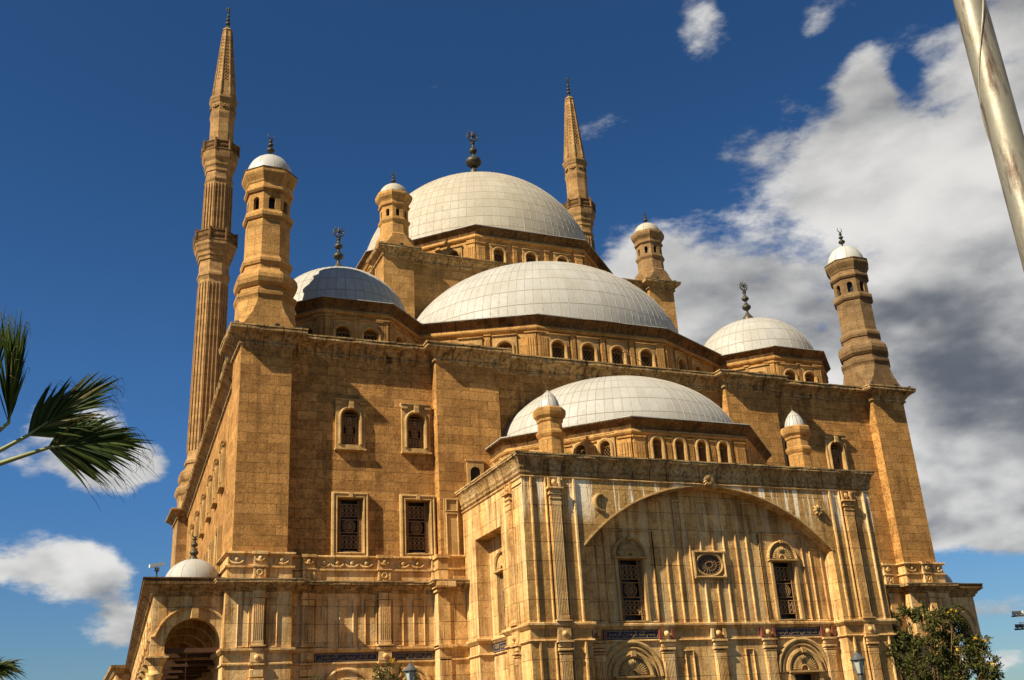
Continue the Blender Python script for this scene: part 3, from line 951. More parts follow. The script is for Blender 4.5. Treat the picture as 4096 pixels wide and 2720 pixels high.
put_turret(turret_meshes('corner', 'umber'), 20.65, 1.39, 'corner_turret')
tm = turret_meshes('inner')
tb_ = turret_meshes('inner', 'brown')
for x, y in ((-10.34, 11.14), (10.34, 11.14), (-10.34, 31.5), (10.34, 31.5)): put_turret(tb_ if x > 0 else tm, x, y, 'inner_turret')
tm = turret_meshes('mihrab')
for x in (-7.57, 7.57): put_turret(tm, x, -6.14, 'mihrab_turret')

# ---- drums
def drum(name, path, z0, ztop, faces, closed, kind, wz, pil_top, k=1.0):
    """polygonal drum; faces[i] = window offsets along face i, pilasters stand between"""
    mb = MB()
    nn = len(path)
    wins = []
    for i in range(nn if closed else nn - 1):
        p, q = path[i], path[(i + 1) % nn]
        fr = FP(p, q)
        L = math.hypot(q[0] - p[0], q[1] - p[1])
        us = faces.get(i, [])
        mb.wall(fr, 0, L, z0, ztop - .5 * k, [op(kind, u, wz, .45) for u in us])
        wins += [(fr, u) for u in us]
        if us:
            mids = [(a + b) / 2 for a, b in zip(us, us[1:])]
            for u in mids:
                mb.box(u - .17, u + .17, 0, .10, z0, pil_top, 0, fr)
                for j in range(3): mb.box(u - .13 + .1 * j, u - .07 + .1 * j, .10, .13, z0, pil_top - .25, 0, fr)
                mb.box(u - .22, u + .22, 0, .17, pil_top, pil_top + .12, 0, fr, .02)
                mb.box(u - .15, u + .15, 0, .06, pil_top + .12, ztop - .85 * k, 0, fr)
            for u in (.36, L - .36):
                mb.box(u - .33, u + .33, 0, .10, z0, pil_top, 0, fr)
                for j in range(4): mb.box(u - .27 + .145 * j, u - .165 + .145 * j, .10, .14, z0, pil_top - .25, 0, fr)
                mb.box(u - .39, u + .39, 0, .17, pil_top, pil_top + .12, 0, fr, .02)
                mb.box(u - .33, u + .33, 0, .08, pil_top + .12, ztop - .85 * k, 0, fr)
    o = mb.obj(name, ['smooth'], mosque)
    cm = MB()
    pr = [(.0, -.92), (.06, -.88), (.16, -.84), (.21, -.76), (.19, -.66), (.12, -.60), (.10, -.56)]
    cm.sweep(path, [(a * k, ztop + z * k) for a, z in pr], closed, 0)
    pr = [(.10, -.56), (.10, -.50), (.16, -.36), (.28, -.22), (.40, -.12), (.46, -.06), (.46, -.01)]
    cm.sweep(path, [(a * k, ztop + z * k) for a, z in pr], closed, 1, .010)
    pr = [(.46, -.01), (.49, -.01), (.49, .04), (.0, .10), (-1.3, .16)]
    cm.sweep(path, [(a * k, ztop + z * k) for a, z in pr], closed, 2)
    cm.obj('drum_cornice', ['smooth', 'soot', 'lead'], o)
    for fr, u in wins: put_win(kind, fr, u, wz, mosque, 0, 'drum_window')
    return o
def octa(cx, cy, ap):
    r = ap / math.cos(PI / 8)
    return [(cx + r * math.sin(PI / 8 + PI / 4 * i), cy - r * math.cos(PI / 8 + PI / 4 * i)) for i in range(8)]
# main drum and dome
dp = octa(0, 21.33, 10.38)
Ls = 2 * 10.38 * math.tan(PI / 8)
drum('main_drum', dp, 33.4, 36.92, {i: [Ls / 2 - 2.55, Ls / 2, Ls / 2 + 2.55] for i in range(8)}, True, 'drum_main', 34.05, 35.66)
def put_dome(a, b, c, x, y, z, nm, rows, half, mat, fin=None):
    o = link('dome', dome_mesh('dome', a, b, c, nm, rows, half, mat), mosque, (x, y, z))
    if fin: link('finial', fin.mesh('finial', ['bronze']), o, (0, 0, -z))
    return o
put_dome(9.80, 9.80, 9.72, 0, 21.33, 36.98, 96, 17, False, 'leadw', finial(48.25, [(49.30, .72, .55), (50.42, .37, .30), (51.17, .20, .14)], 51.92, .47, True, .11, .34, 1.8))
# small corner domes
for sx in (-1, 1):
    cx, cy = 15.36 * sx, 6.65
    L5 = 2 * 4.55 * math.tan(PI / 8)
    drum('corner_drum', octa(cx, cy, 4.55), H, 25.86, {i: [L5 / 2 - .82, L5 / 2 + .82] for i in range(8)}, True, 'drum_small', 22.93, 24.80, .95)
    put_dome(4.36, 4.36, 4.0, cx, cy, 25.80, 48, 6, False, 'lead', finial(29.98, [(31.03, .33, .26), (31.72, .27, .2), (32.2, .14, .1)], 32.74, .32, True, .085, .40, .45))
# front half dome
fp = [(-11.0, 10.0), (-10.75, 4.75), (-4.42, 1.42), (4.42, 1.42), (10.75, 4.75), (11.0, 10.0)]
Lo = math.hypot(10.75 - 4.42, 4.75 - 1.42)
drum('half_drum', fp, H, 25.92, {1: [Lo - 1.95, Lo - 4.05], 2: [4.42 - 3.06, 4.42 - 1.02, 4.42 + 1.02, 4.42 + 3.06], 3: [1.95, 4.05]}, False, 'drum_mid', 22.92, 24.88)
put_dome(10.0, 9.32, 7.17, 0, 10.15, 25.90, 112, 10, True, 'lead')
# mihrab half dome
r8 = 8.22 / math.cos(PI / 8)
mp = [(-8.22, .7), (-8.22, 1.3 - 8.22 * math.tan(PI / 8)), (-8.22 * math.tan(PI / 8), -6.92), (8.22 * math.tan(PI / 8), -6.92), (8.22, 1.3 - 8.22 * math.tan(PI / 8)), (8.22, .7)]
Lf = 2 * 8.22 * math.tan(PI / 8)
Lm = math.hypot(mp[2][0] - mp[1][0], mp[2][1] - mp[1][1])
drum('mihrab_drum', mp, 14.1, 16.94, {0: [.95, 2.05], 1: [Lm / 2 - 2.0, Lm / 2 - .67, Lm / 2 + .67, Lm / 2 + 2.0], 2: [Lf / 2 - 2.0, Lf / 2 - .67, Lf / 2 + .67, Lf / 2 + 2.0], 3: [Lm / 2 - 2.0, Lm / 2 - .67, Lm / 2 + .67, Lm / 2 + 2.0], 4: [.95, 2.05]}, False, 'drum_mihrab', 14.12, 15.95, .95)
put_dome(7.45, 6.85, 4.72, 0, .72, 16.92, 92, 8, True, 'lead')

# ---- central square block under the main dome
bp = [(-11.44, 32.5), (-11.44, 30.3), (-10.85, 30.3), (-10.85, 12.3), (-11.44, 12.3), (-11.44, 10.1), (-9.3, 10.1), (-9.3, 10.7), (9.3, 10.7), (9.3, 10.1), (11.44, 10.1), (11.44, 12.3), (10.85, 12.3), (10.85, 30.3), (11.44, 30.3), (11.44, 32.5)]
cb = MB()
cb.sweep(bp, [(0, H - .1), (0, 33.95)], True)
cb.add([(-11.3, 10.2, 33.9), (11.3, 10.2, 33.9), (11.3, 32.4, 33.9), (-11.3, 32.4, 33.9)], [(0, 1, 2, 3)])
cb.obj('central_block', ['smooth'], mosque)
cc = MB()
cc.sweep(bp, [(0, 33.25), (.05, 33.30), (.12, 33.34), (.12, 33.42), (.08, 33.46), (.14, 33.56), (.32, 33.72), (.42, 33.78), (.45, 33.84), (.45, 33.95), (-.4, 34.0)], True, 0, .011)
cc.sweep(bp, [(.2, 33.99), (.48, 33.96), (.49, 34.02), (-.2, 34.06)], True, 1, .010)
cc.obj('block_cornice', ['corn', 'coping'], mosque)

# ---- mihrab block with the great arch
FM = F(0, -8.05)
FI = F(0, -7.30)
XB = 10.15
mk = MB()
mk.wall(FM, -XB, XB, 0, 11.5, [], 0) if False else None
AR = (0, 7.13, 0, 13.25, 3.08, .75)
mk.wall(FM, -XB, XB, 0, 13.55, [AR], 1, 0, 0)
FL = F(-XB, 0, -PI / 2)     # left flank: u = -y
FRt = F(XB, 0, PI / 2)      # right flank: u = y
mk.wall(FL, -.7, 8.05, 0, 13.55, [(3.5, 1.75, 0, 11.60, 0, .74)], 0)
mk.wall(FRt, -8.05, .7, 0, 13.55, [(-3.5, 1.75, 0, 11.60, 0, .74)], 0)
mk.add([(-XB, -8.0, 14.3), (XB, -8.0, 14.3), (XB, .8, 14.3), (-XB, .8, 14.3)], [(0, 1, 2, 3)])
# inner wall of the arch, with window openings
mk.wall(FI, -7.2, 7.2, 0, 13.4, [op('block_tall', -4.44, 6.87), op('block_tall', 4.44, 6.87), (-4.80, .72, 1.6, 4.25, 0, .5), (4.80, .72, 1.6, 4.25, 0, .5)], 2)
FLr = F(-XB + .74, 0, -PI / 2)
FRr = F(XB - .74, 0, PI / 2)
mk.wall(FLr, 1.7, 5.3, 0, 11.7, [op('block_tall', 3.5, 6.87)], 0)
mk.wall(FRr, -5.3, -1.7, 0, 11.7, [op('block_tall', -3.5, 6.87)], 0)
for u in (-4.8, 4.8): mk.box(u - .8, u + .8, -.6, -.52, 1.5, 4.3, 3, FI)
blk = mk.obj('mihrab_block', ['marb', 'streak', 'marb', 'dark'], mosque)
for u in (-4.44, 4.44): put_win('block_tall', FI, u, 6.87, mosque)
put_win('block_tall', FLr, 3.5, 6.87, mosque)
put_win('block_tall', FRr, -3.5, 6.87, mosque)
path = [(-XB, .7), (-XB, -8.05), (XB, -8.05), (XB, .7)]
km = MB()
km.sweep(path, [(0, 13.45), (.05, 13.48), (.10, 13.54), (.10, 13.62), (.06, 13.66), (.11, 13.74), (.13, 13.80), (.13, 13.88), (.17, 14.02), (.24, 14.16), (.32, 14.26), (.36, 14.29), (.36, 14.38), (.1, 14.42), (-.6, 14.42)], worn=.010)
km.sweep(path, [(.12, 14.435), (.39, 14.39), (.40, 14.46), (-.3, 14.50)], False, 1, .010)
km.obj('mihrab_cornice', ['corn', 'coping'], mosque)
full = [(-XB, .7), (-XB, -1.75), (-XB + .74, -1.75), (-XB + .74, -5.25), (-XB, -5.25), (-XB, -8.05), (-7.13, -8.05), (-7.13, -7.3), (7.13, -7.3), (7.13, -8.05), (XB, -8.05), (XB, -5.25), (XB - .74, -5.25), (XB - .74, -1.75), (XB, -1.75), (XB, .7)]
mm = MB()
mm.sweep(full, [(0, 6.74), (.14, 6.74), (.17, 6.70), (.17, 6.62), (.10, 6.54), (.05, 6.48), (0, 6.46)])
mm.sweep(full, [(0, 6.02), (.08, 6.0), (.10, 5.95), (.05, 5.90), (0, 5.88)])
mm.sweep(path, [(0, 13.42), (.06, 13.41), (.08, 13.37), (.05, 13.32), (0, 13.30)])
mm.obj('string_course', ['marb'], mosque)
def rib(fr, u, z0, z1, w=0.0, t=.09, pr=.08):
    one(lambda q_: q_.box(u - t / 2, u + t / 2, w, w + pr, z0, z1, 0, fr, 0, .02), 'rib')
def panel(fr, ua, ub, za, zb, t):
    one(lambda q_: wide_panel(q_, fr, ua, ub, za, zb, 0, t), 'panel_moulding')
for sx in (-1, 1):
    for u, t in ((-9.72, .10), (-8.98, .09), (-8.12, .08), (-7.50, .12)):
        rib(FM, sx * -u, 6.74, 13.32, 0, t, .10)
        rib(FM, sx * -u, 0, 5.88, 0, t, .10)
    panel(FI, sx * 4.45 - 1.33, sx * 4.45 + 1.33, 6.76, 11.14, .08)
    a = sorted((sx * 6.16, sx * 6.90))
    panel(FI, a[0], a[1], 6.76, 10.42, .07)
    a = sorted((sx * 1.45, sx * 1.95))
    panel(FI, a[0], a[1], 3.0, 5.5, .06)
for k in range(-2, 3):
    c = k * 1.37
    for u in (c - .36, c + .36):
        if k == 0:
            rib(FI, u, 6.74, 8.80)
            rib(FI, u, 10.20, 12.61)
        else: rib(FI, u, 6.74, 12.61)
    one(lambda q_: q_.box(c - .42, c + .42, 0, .085, 12.61, 12.70, 0, FI), 'rib')
rib(FI, -3.1, 6.74, 11.1)
rib(FI, 3.1, 6.74, 11.1)
for fr, sg in ((FL, 1), (FRt, -1)):
    for u in (.35, 1.45, 5.62, 6.15, 7.0, 7.55): rib(fr, sg * u, 6.74, 12.9 if u > 1.5 else 12.6, 0, .09, .06)
    one(lambda q_: q_.box(min(sg * 5.5, sg * 8.0), max(sg * 5.5, sg * 8.0), 0, .06, 13.05, 13.12, 0, fr), 'rib')
# arch edge
ae = MB()
ae.band(FM, arc_pts(0, 7.13, 13.25, 3.08, 40), [(-.11, 0), (-.11, .03), (-.03, .04), (0, .02), (0, 0)], False)
ae.obj('arch_moulding', ['trim'], mosque)
def block_pilaster(fr, u, hw=.30, w=0.0):
    m2 = MB()
    fluted(m2, fr, u, hw, 6.74, 12.30, w, .12, 6, cap=False)
    m2.box(u - hw, u + hw, w, w + .2, 12.30, 12.40, 0, fr, .02)
    m2.box(u - hw + .04, u + hw - .04, w, w + .16, 12.40, 12.50, 0, fr)
    m2.box(u - hw - .04, u + hw + .04, w, w + .22, 12.50, 12.62, 0, fr, .03)
    m2.box(u - hw - .10, u + hw + .10, w, w + .30, 12.76, 12.90, 0, fr, .03)
    m2.box(u - hw + .02, u + hw - .02, w, w + .16, 12.62, 12.76, 0, fr)
    for a in (-1, 1): m2.box(u + a * hw * .92 - .05, u + a * hw * .92 + .05, w, w + .14, 12.90, 13.34, 0, fr)
    m2.ball(fr.p(u, w + .06, 13.11), .15, .12, .15, 12, 8)
    m2.box(u - hw - .02, u + hw + .02, w, w + .14, 5.98, 6.50, 0, fr)
    m2.ball(fr.p(u, w + .16, 6.24), .13, .13, .13, 10, 6)
    lower(m2, fr, u, hw, w)
    return m2
def lower(m2, fr, u, hw, w):
    m2.box(u - hw - .1, u + hw + .1, w, w + .24, 5.84, 5.98, 0, fr, .03)
    m2.box(u - hw - .02, u + hw + .02, w, w + .16, 5.66, 5.84, 0, fr)
    m2.box(u - hw - .06, u + hw + .06, w, w + .22, 5.48, 5.64, 0, fr, .04)
    m2.box(u - hw - .02, u + hw + .02, w, w + .18, 5.36, 5.44, 0, fr, .02)
    fluted(m2, fr, u, hw, 1.0, 5.34, w, .12, 6, cap=False)
for sx in (-1, 1):
    block_pilaster(FM, sx * 8.55).obj('pilaster', ['marb'], mosque)
for fr, sg in ((FL, 1), (FRt, -1)): block_pilaster(fr, sg * 6.58, .30).obj('pilaster', ['marb'], mosque)
def frieze_block(fr, u, hw, w, red):
    m2 = MB()
    for a in (-1, 1): m2.box(u + a * hw - .07, u + a * hw + .07, w, w + .17, 6.0, 6.48, 1 if red else 0, fr, .02)
    m2.box(u - hw, u + hw, w, w + .06, 6.0, 6.48, 0, fr)
    m2.ball(fr.p(u, w + .12, 6.24), .14, .14, .14, 10, 6)
    lower(m2, fr, u, hw - .04, w)
    return m2
for u, red in ((-6.5, 1), (-2.88, 1), (0, 0), (2.88, 1), (6.5, 1)):
    frieze_block(FI, u, .34, 0, red).obj('pilaster', ['marb', 'red'], mosque)
# shell niches over the ground floor windows
for u in (-4.8, 4.8):
    nm_ = MB()
    zc_ = 4.36
    for r_, t_, h_ in ((1.52, .10, .14), (1.28, .06, .09), (.98, .13, .18)):
        nm_.band(FI, [(u + r_ * math.cos(PI - PI * i / 24), zc_ + r_ * math.sin(PI * i / 24)) for i in range(25)], [(-t_, 0), (-t_, h_ * .7), (0, h_), (t_, h_ * .7), (t_, 0)], False)
    for i in range(19):
        a = PI * (i + .5) / 19
        nm_.tube([FI.p(u + .30 * math.cos(a), .05, zc_ + .08 + .30 * math.sin(a)), FI.p(u + .6 * math.cos(a), .12, zc_ + .08 + .6 * math.sin(a)), FI.p(u + .78 * math.cos(a), .06, zc_ + .08 + .76 * math.sin(a))], [.035, .06, .05], 5)
    nm_.tube([FI.p(u + .24 * math.cos(PI * i / 8), .08, zc_ + .06 + .24 * math.sin(PI * i / 8)) for i in range(9)], .05, 5)
    nm_.box(u - 1.02, u + 1.02, 0, .26, zc_ - .08, zc_ + .06, 0, FI, .03)
    nm_.box(u - .12, u + .12, .1, .26, zc_ + .86, zc_ + 1.14, 0, FI, .03)
    for a in (-1, 1):
        nm_.box(u + a * .86 - .12, u + a * .86 + .12, 0, .16, 1.0, zc_ - .08, 0, FI)
    nm_.obj('shell_niche', ['trim'], mosque)
# oval window
ov = MB()
ov.band(FI, [(-.93, 8.83), (-.93, 10.18), (.93, 10.18), (.93, 8.83)], [(0, 0), (0, .15), (.07, .17), (.12, .12), (.12, 0)], True)
N_ = 28
oval = [(.76 * math.cos(PI - 2 * PI * i / N_), 9.505 + .55 * math.sin(PI - 2 * PI * i / N_)) for i in range(N_)]
out_ = []
for (x, z) in oval:
    s_ = min(.93 / max(1e-6, abs(x)), .675 / max(1e-6, abs(z - 9.505)))
    out_.append((x * s_, 9.505 + (z - 9.505) * s_))
for i in range(N_):
    j = (i + 1) % N_
    ov.quad(FI.p(*[oval[i][0], .05, oval[i][1]]), FI.p(oval[j][0], .05, oval[j][1]), FI.p(out_[j][0], .05, out_[j][1]), FI.p(out_[i][0], .05, out_[i][1]))
ov.band(FI, oval, [(-.06, .05), (-.06, .11), (0, .13), (.05, .09), (.05, .02)], True)
for a in (-1, 1):
    for b in (-1, 1): ov.ball(FI.p(a * .80, .08, 9.505 + b * .55), .08, .07, .08, 8, 6)
oo = ov.obj('oval_window', ['trim'], mosque)
og = MB()
for r_ in (.92, .6, .28): og.tube([FI.p(.70 * r_ * math.cos(2 * PI * i / 24), .035, 9.505 + .50 * r_ * math.sin(2 * PI * i / 24)) for i in range(24)], .014, 4, 0, True, True)
for i in range(20):
    a = 2 * PI * i / 20
    og.tube([FI.p(.2 * math.cos(a), .035, 9.505 + .14 * math.sin(a)), FI.p(.72 * math.cos(a), .035, 9.505 + .52 * math.sin(a))], .011, 4, 0, False)
og.obj('grille', ['iron'], oo)
on = MB()
on.prism(FI, [(.75 * math.cos(2 * PI * i / 28), 9.505 + .545 * math.sin(2 * PI * i / 28)) for i in range(28)], .004, .016)
on.obj('pane', ['dark'], oo)
# carved rosettes and crescent
def rosette(u, z, fr, n_=8, r_=.30):
    m2 = MB()
    m2.ball(fr.p(u, .08, z), .08, .08, .08, 8, 6)
    for i in range(n_):
        a = 2 * PI * i / n_
        m2.tube([fr.p(u + .07 * math.cos(a), .05, z + .07 * math.sin(a)), fr.p(u + r_ * .6 * math.cos(a), .14, z + r_ * .6 * math.sin(a)), fr.p(u + r_ * math.cos(a), .05, z + r_ * math.sin(a))], [.04, .085, .03], 6)
    m2.obj('rosette', ['trim'], mosque)
rosette(6.57, 12.25, FM)
rosette(.03, 13.60, FM, 14, .36)
cr = MB()
cr.tube([FM.p(-6.05 + .40 * math.cos(R(70 + 220 * i / 16)), .05, 12.24 + .40 * math.sin(R(70 + 220 * i / 16))) for i in range(17)], [.02 + .10 * math.sin(PI * i / 16) for i in range(17)], 8)
cr.obj('crescent_relief', ['trim'], mosque)
# pale marble strip and doorway on the buttress behind the block
st = MB()
st.box(-11.2, -10.36, .0, .06, 6.64, 14.15, 0, F(0, 0))
one(lambda q_: wide_panel(q_, F(0, 0), -11.12, -10.42, 6.7, 13.35, .06, .07), 'panel_moulding', ('trim',))
one(lambda q_: wide_panel(q_, F(0, 0), -11.12, -10.42, 13.42, 14.1, .06, .07), 'panel_moulding', ('trim',))
st.obj('marble_strip', ['trim'], mosque)
dw = MB()
dw.wall(F(0, 0), -9.82, -8.86, 13.8, 16.24, [(-9.34, .30, 13.8, 15.92, .30, .10)], 0, .12)
for u in (-9.82, -8.86): dw.quad(F0.p(u, 0, 13.8), F0.p(u, .12, 13.8), F0.p(u, .12, 16.24), F0.p(u, 0, 16.24))
dw.box(-9.88, -8.80, 0, .16, 16.22, 16.32, 0, F0)
dw.box(-9.68, -9.0, .0, .02, 13.8, 16.0, 1, F0)  # near-black sheet paints the shade within the doorway
dw.obj('doorway', ['trim', 'dark'], mosque)

# ---- inscription panels (painted frieze with raised Arabic lettering)
FORMS = {'ا': (0xFE8D, 0xFE8E), 'آ': (0xFE81, 0xFE82), 'ب': (0xFE8F, 0xFE90, 0xFE91, 0xFE92), 'ت': (0xFE95, 0xFE96, 0xFE97, 0xFE98), 'ة': (0xFE93, 0xFE94), 'ح': (0xFEA1, 0xFEA2, 0xFEA3, 0xFEA4), 'خ': (0xFEA5, 0xFEA6, 0xFEA7, 0xFEA8),
         'د': (0xFEA9, 0xFEAA), 'ذ': (0xFEAB, 0xFEAC), 'ر': (0xFEAD, 0xFEAE), 'س': (0xFEB1, 0xFEB2, 0xFEB3, 0xFEB4), 'ص': (0xFEB9, 0xFEBA, 0xFEBB, 0xFEBC), 'ض': (0xFEBD, 0xFEBE, 0xFEBF, 0xFEC0), 'ط': (0xFEC1, 0xFEC2, 0xFEC3, 0xFEC4), 'ظ': (0xFEC5, 0xFEC6, 0xFEC7, 0xFEC8), 'ع': (0xFEC9, 0xFECA, 0xFECB, 0xFECC),
         'ف': (0xFED1, 0xFED2, 0xFED3, 0xFED4), 'ق': (0xFED5, 0xFED6, 0xFED7, 0xFED8), 'ك': (0xFED9, 0xFEDA, 0xFEDB, 0xFEDC), 'ل': (0xFEDD, 0xFEDE, 0xFEDF, 0xFEE0), 'م': (0xFEE1, 0xFEE2, 0xFEE3, 0xFEE4), 'ن': (0xFEE5, 0xFEE6, 0xFEE7, 0xFEE8),
         'ه': (0xFEE9, 0xFEEA, 0xFEEB, 0xFEEC), 'و': (0xFEED, 0xFEEE), 'ي': (0xFEF1, 0xFEF2, 0xFEF3, 0xFEF4)}
def shape(txt):
    out = []
    for wd in txt.split(' '):
        cur = []
        for i, ch in enumerate(wd):
            f_ = FORMS[ch]
            prev = i > 0 and len(FORMS[wd[i - 1]]) == 4
            nxt = i < len(wd) - 1 and len(f_) == 4
            idx = 3 if (prev and nxt) else 2 if nxt else 1 if prev else 0
            cur.append(chr(f_[idx]))
        out.append(''.join(cur[::-1]))
    return ' '.join(out[::-1])
def inscription(fr, ua, ub, w, txt, z0=6.02, z1=6.44):
    mb = MB()
    mb.box(ua, ub, w, w + .03, z0, z1, 0, fr)
    mb.band(fr, [(ua + .05, z0 + .04), (ua + .05, z1 - .04), (ub - .05, z1 - .04), (ub - .05, z0 + .04)], [(0, w + .03), (0, w + .05), (.03, w + .05), (.03, w + .03)], True, 1)
    o = mb.obj('inscription_panel', ['blue', 'gilt'], mosque)
    cu = bpy.data.curves.new('lettering', 'FONT')
    cu.body = shape(txt)
    cu.align_x = 'CENTER'
    cu.align_y = 'CENTER'
    cu.size = .34
    cu.extrude = .012
    cu.offset = .006
    to = bpy.data.objects.new('lettering', cu)
    S.collection.objects.link(to)
    dg = bpy.context.evaluated_depsgraph_get()
    me = bpy.data.meshes.new_from_object(to.evaluated_get(dg))
    bpy.data.objects.remove(to)
    me.materials.clear()
    me.materials.append(M['gilt'])
    if len(me.vertices):
        xs = [v.co.x for v in me.vertices]
        ys = [v.co.y for v in me.vertices]
        kx = (ub - ua) * .86 / (max(xs) - min(xs))
        ky = (z1 - z0) * .74 / (max(ys) - min(ys))
        mx, my = (max(xs) + min(xs)) / 2, (max(ys) + min(ys)) / 2
        for v in me.vertices:
            a, b, c = (v.co.x - mx) * kx, (v.co.y - my) * ky, v.co.z
            v.co = fr.p((ua + ub) / 2 + a, w + .035 + c, (z0 + z1) / 2 + b)
        link('lettering', me, o)
inscription(FBr, -17.86, -14.72, .25, 'قد آية في محبة من الله وفضل', 5.98, 6.38)
inscription(FBr, -13.98, -11.80, .25, 'ربي الي الخالق العلي اذا احدوا', 5.98, 6.38)
inscription(FI, -6.10, -3.26, 0, 'بسم الله الرحمن الرحيم')
inscription(FI, 3.26, 6.10, 0, 'قد آية في فضل الرحيم')
inscription(FLr, 1.80, 5.2, 0, 'الرحمن الرحيم الله')
inscription(FBr, 14.72, 17.86, .25, 'بسم الله الرحمن الرحيم', 5.98, 6.38)

# ---- side porticoes
def portico(sx):
    o = link('portico', None, mosque)
    XO, XI = (-25.40, -21.7) if sx < 0 else (25.40, 21.7)
    y0, y1 = (.5 if sx < 0 else .85), 44.6
    sl_ = 1.75 if sx < 0 else 0.0
    # front wall with one arch
    a, b = min(XO, XI), max(XO, XI)
    mb = MB()
    fr = F(0, y0)
    c = -23.52 if sx < 0 else 23.52
    mb.wall(fr, a, b, 6.52, 9.30, [(c, 1.25, 6.52, 8.12, 1.25, .62)])
    # outer flank wall: row of arches
    p, q = ((XO + sl_, y1), (XO, y0)) if sx < 0 else ((XO, y0), (XO, y1))
    fo = FP(p, q)
    L = math.hypot(q[0] - p[0], q[1] - p[1])
    nb = 12
    ops = [((i + .5) * (L - .6) / nb + .3, 1.28, 6.52, 8.15, 1.28, .62) for i in range(nb)]
    mb.wall(fo, 0, L, 6.52, 9.30, ops)
    mb.wall(F(fo.p(0, -.62, 0)[0], fo.p(0, -.62, 0)[1], fo.ang), 0, L, 6.52, 9.30, [(u, h_, z_, t_, r_, .02) for u, h_, z_, t_, r_, _ in ops])
    mb.wall(F(0, y0 + .62), a, b, 6.52, 9.30, [(c, 1.25, 6.52, 8.12, 1.25, .02)])
    # ceiling, piers between arches
    mb.add([(a, y0 + .05, 9.32), (b, y0 + .05, 9.32), (b + (0 if sx > 0 else 1.5), y1, 9.32), (a + (sl_ + .1 if sx < 0 else 0), y1, 9.32)], [(0, 1, 2, 3)], 0)
    mb.obj('arcade_wall', ['marb'], o)
    hm = MB()
    for i, (u, *_r) in enumerate(ops):
        hm.band(fo, [(u - 1.62, 7.2)] + [(u + 1.45 * math.cos(PI - PI * k / 16), 6.87 + 1.45 * math.sin(PI * k / 16)) for k in range(1, 16)] + [(u + 1.62, 7.2)], [(-.08, 0), (-.08, .10), (0, .13), (.06, .08), (.06, 0)], False)
    hm.band(fr, [(a, 7.28), (c - 1.72, 7.28)] + [(c + 1.74 * math.cos(PI - PI * k / 24), 6.87 + 1.76 * math.sin(PI * k / 24)) for k in range(3, 22)] + [(c + 1.62, 7.28)], [(-.07, 0), (-.07, .10), (0, .14), (.06, .08), (.06, 0)], False)
    hm.box(c - .20, c + .20, 0, .16, 8.10, 8.70, 0, fr, .0, .05)
    hm.box(a, c - 1.2, -.6, .06, 6.40, 6.56, 0, fr, .03)
    hm.box(c + 1.2, b, -.6, .06, 6.40, 6.56, 0, fr, .03)
    hm.obj('hood_moulding', ['marb'], o)
    cm = MB()
    cp = [(XO + sl_, y1), (XO, y0), (XI + .2, y0)] if sx < 0 else [(XI - .2, y0), (XO, y0), (XO, y1)]
    cm.sweep(cp, [(0, 9.10), (.05, 9.14), (.12, 9.18), (.12, 9.26), (.20, 9.32), (.24, 9.36), (.24, 9.42), (.38, 9.52), (.46, 9.58)])
    cm.sweep(cp, [(.46, 9.58), (.50, 9.60), (.50, 9.84), (.54, 9.86), (.54, 9.92), (-2.0, 9.95)], m=1)
    cm.obj('portico_cornice', ['corn', 'soot'], o)
    # columns under the arch springings
    cl = MB()
    prof = [(.42, 0), (.42, .18), (.36, .24), (.38, .32), (.32, .40), (.31, 2.5), (.28, 5.55), (.34, 5.60), (.34, 5.68), (.29, 5.72), (.30, 5.85), (.36, 6.05), (.47, 6.28), (.48, 6.36)]
    cl.lathe(prof, 20, smooth=True)
    cl.box(-.50, .50, -.50, .50, 6.34, 6.42)
    cl.box(-.38, .38, -.38, .38, 0, .05)
    cme = cl.mesh('column', ['marb'])
    xo = XO - sx * .34
    for i in range(nb + 1):
        u = .3 + i * (L - .6) / nb
        px_, py_, _ = fo.p(u, -.31, 0)
        link('column', cme, o, (px_, py_, 0))
    # transverse ribs, tie beams
    for i in range(11):
        y = 3.6 + i * 3.6
        f2 = F((y - y0) / (y1 - y0) * sl_, y)
        one(lambda q_: q_.wall(f2, a, b, 6.5, 9.3, [(c, 1.28, 6.52, 8.1, 1.25, .35)]), 'transverse_arch', ('marb',), o)
        one(lambda q_: q_.box(a + .3, b - .3, -.1, .1, 6.62, 6.80, 0, f2), 'tie_beam', ('wood',), o)
    one(lambda q_: q_.box(c - 1.25, c + 1.25, -.4, -.2, 6.58, 6.78, 0, fr), 'tie_beam', ('wood',), o)
    for i in range(6): one(lambda q_: q_.box(a + .3, b - .3, -2.0 - i * 3.6, -1.88 - i * 3.6, 6.1, 6.22, 0, fr), 'tie_beam', ('wood',), o)
    d = link('dome', dome_mesh('dome', 1.36, 1.36, 1.30, 12, 1, False, 'lead'), o, (c, 2.3, 9.86))
    fi = finial(1.2, [(1.62, .22, .16), (2.02, .17, .12), (2.30, .11, .08)], 2.56, .15, False, .055, .24)
    link('finial', fi.mesh('finial', ['bronze']), d)
    return o
portico(-1)
portico(1)
fb = MB()
fb.wall(F(0, 45.2), -24.85, -22.5, 0, 9.3)
fb.wall(F(-24.85, 0, -PI / 2), -60, -45.2, 0, 9.3)
fb.sweep([(-24.85, 60), (-24.85, 45.2), (-22.5, 45.2)], [(0, 9.1), (.12, 9.2), (.24, 9.4), (.46, 9.6), (.5, 9.85), (-1, 9.9)], m=1)
fb.obj('courtyard_wing', ['marb', 'corn'], mosque)

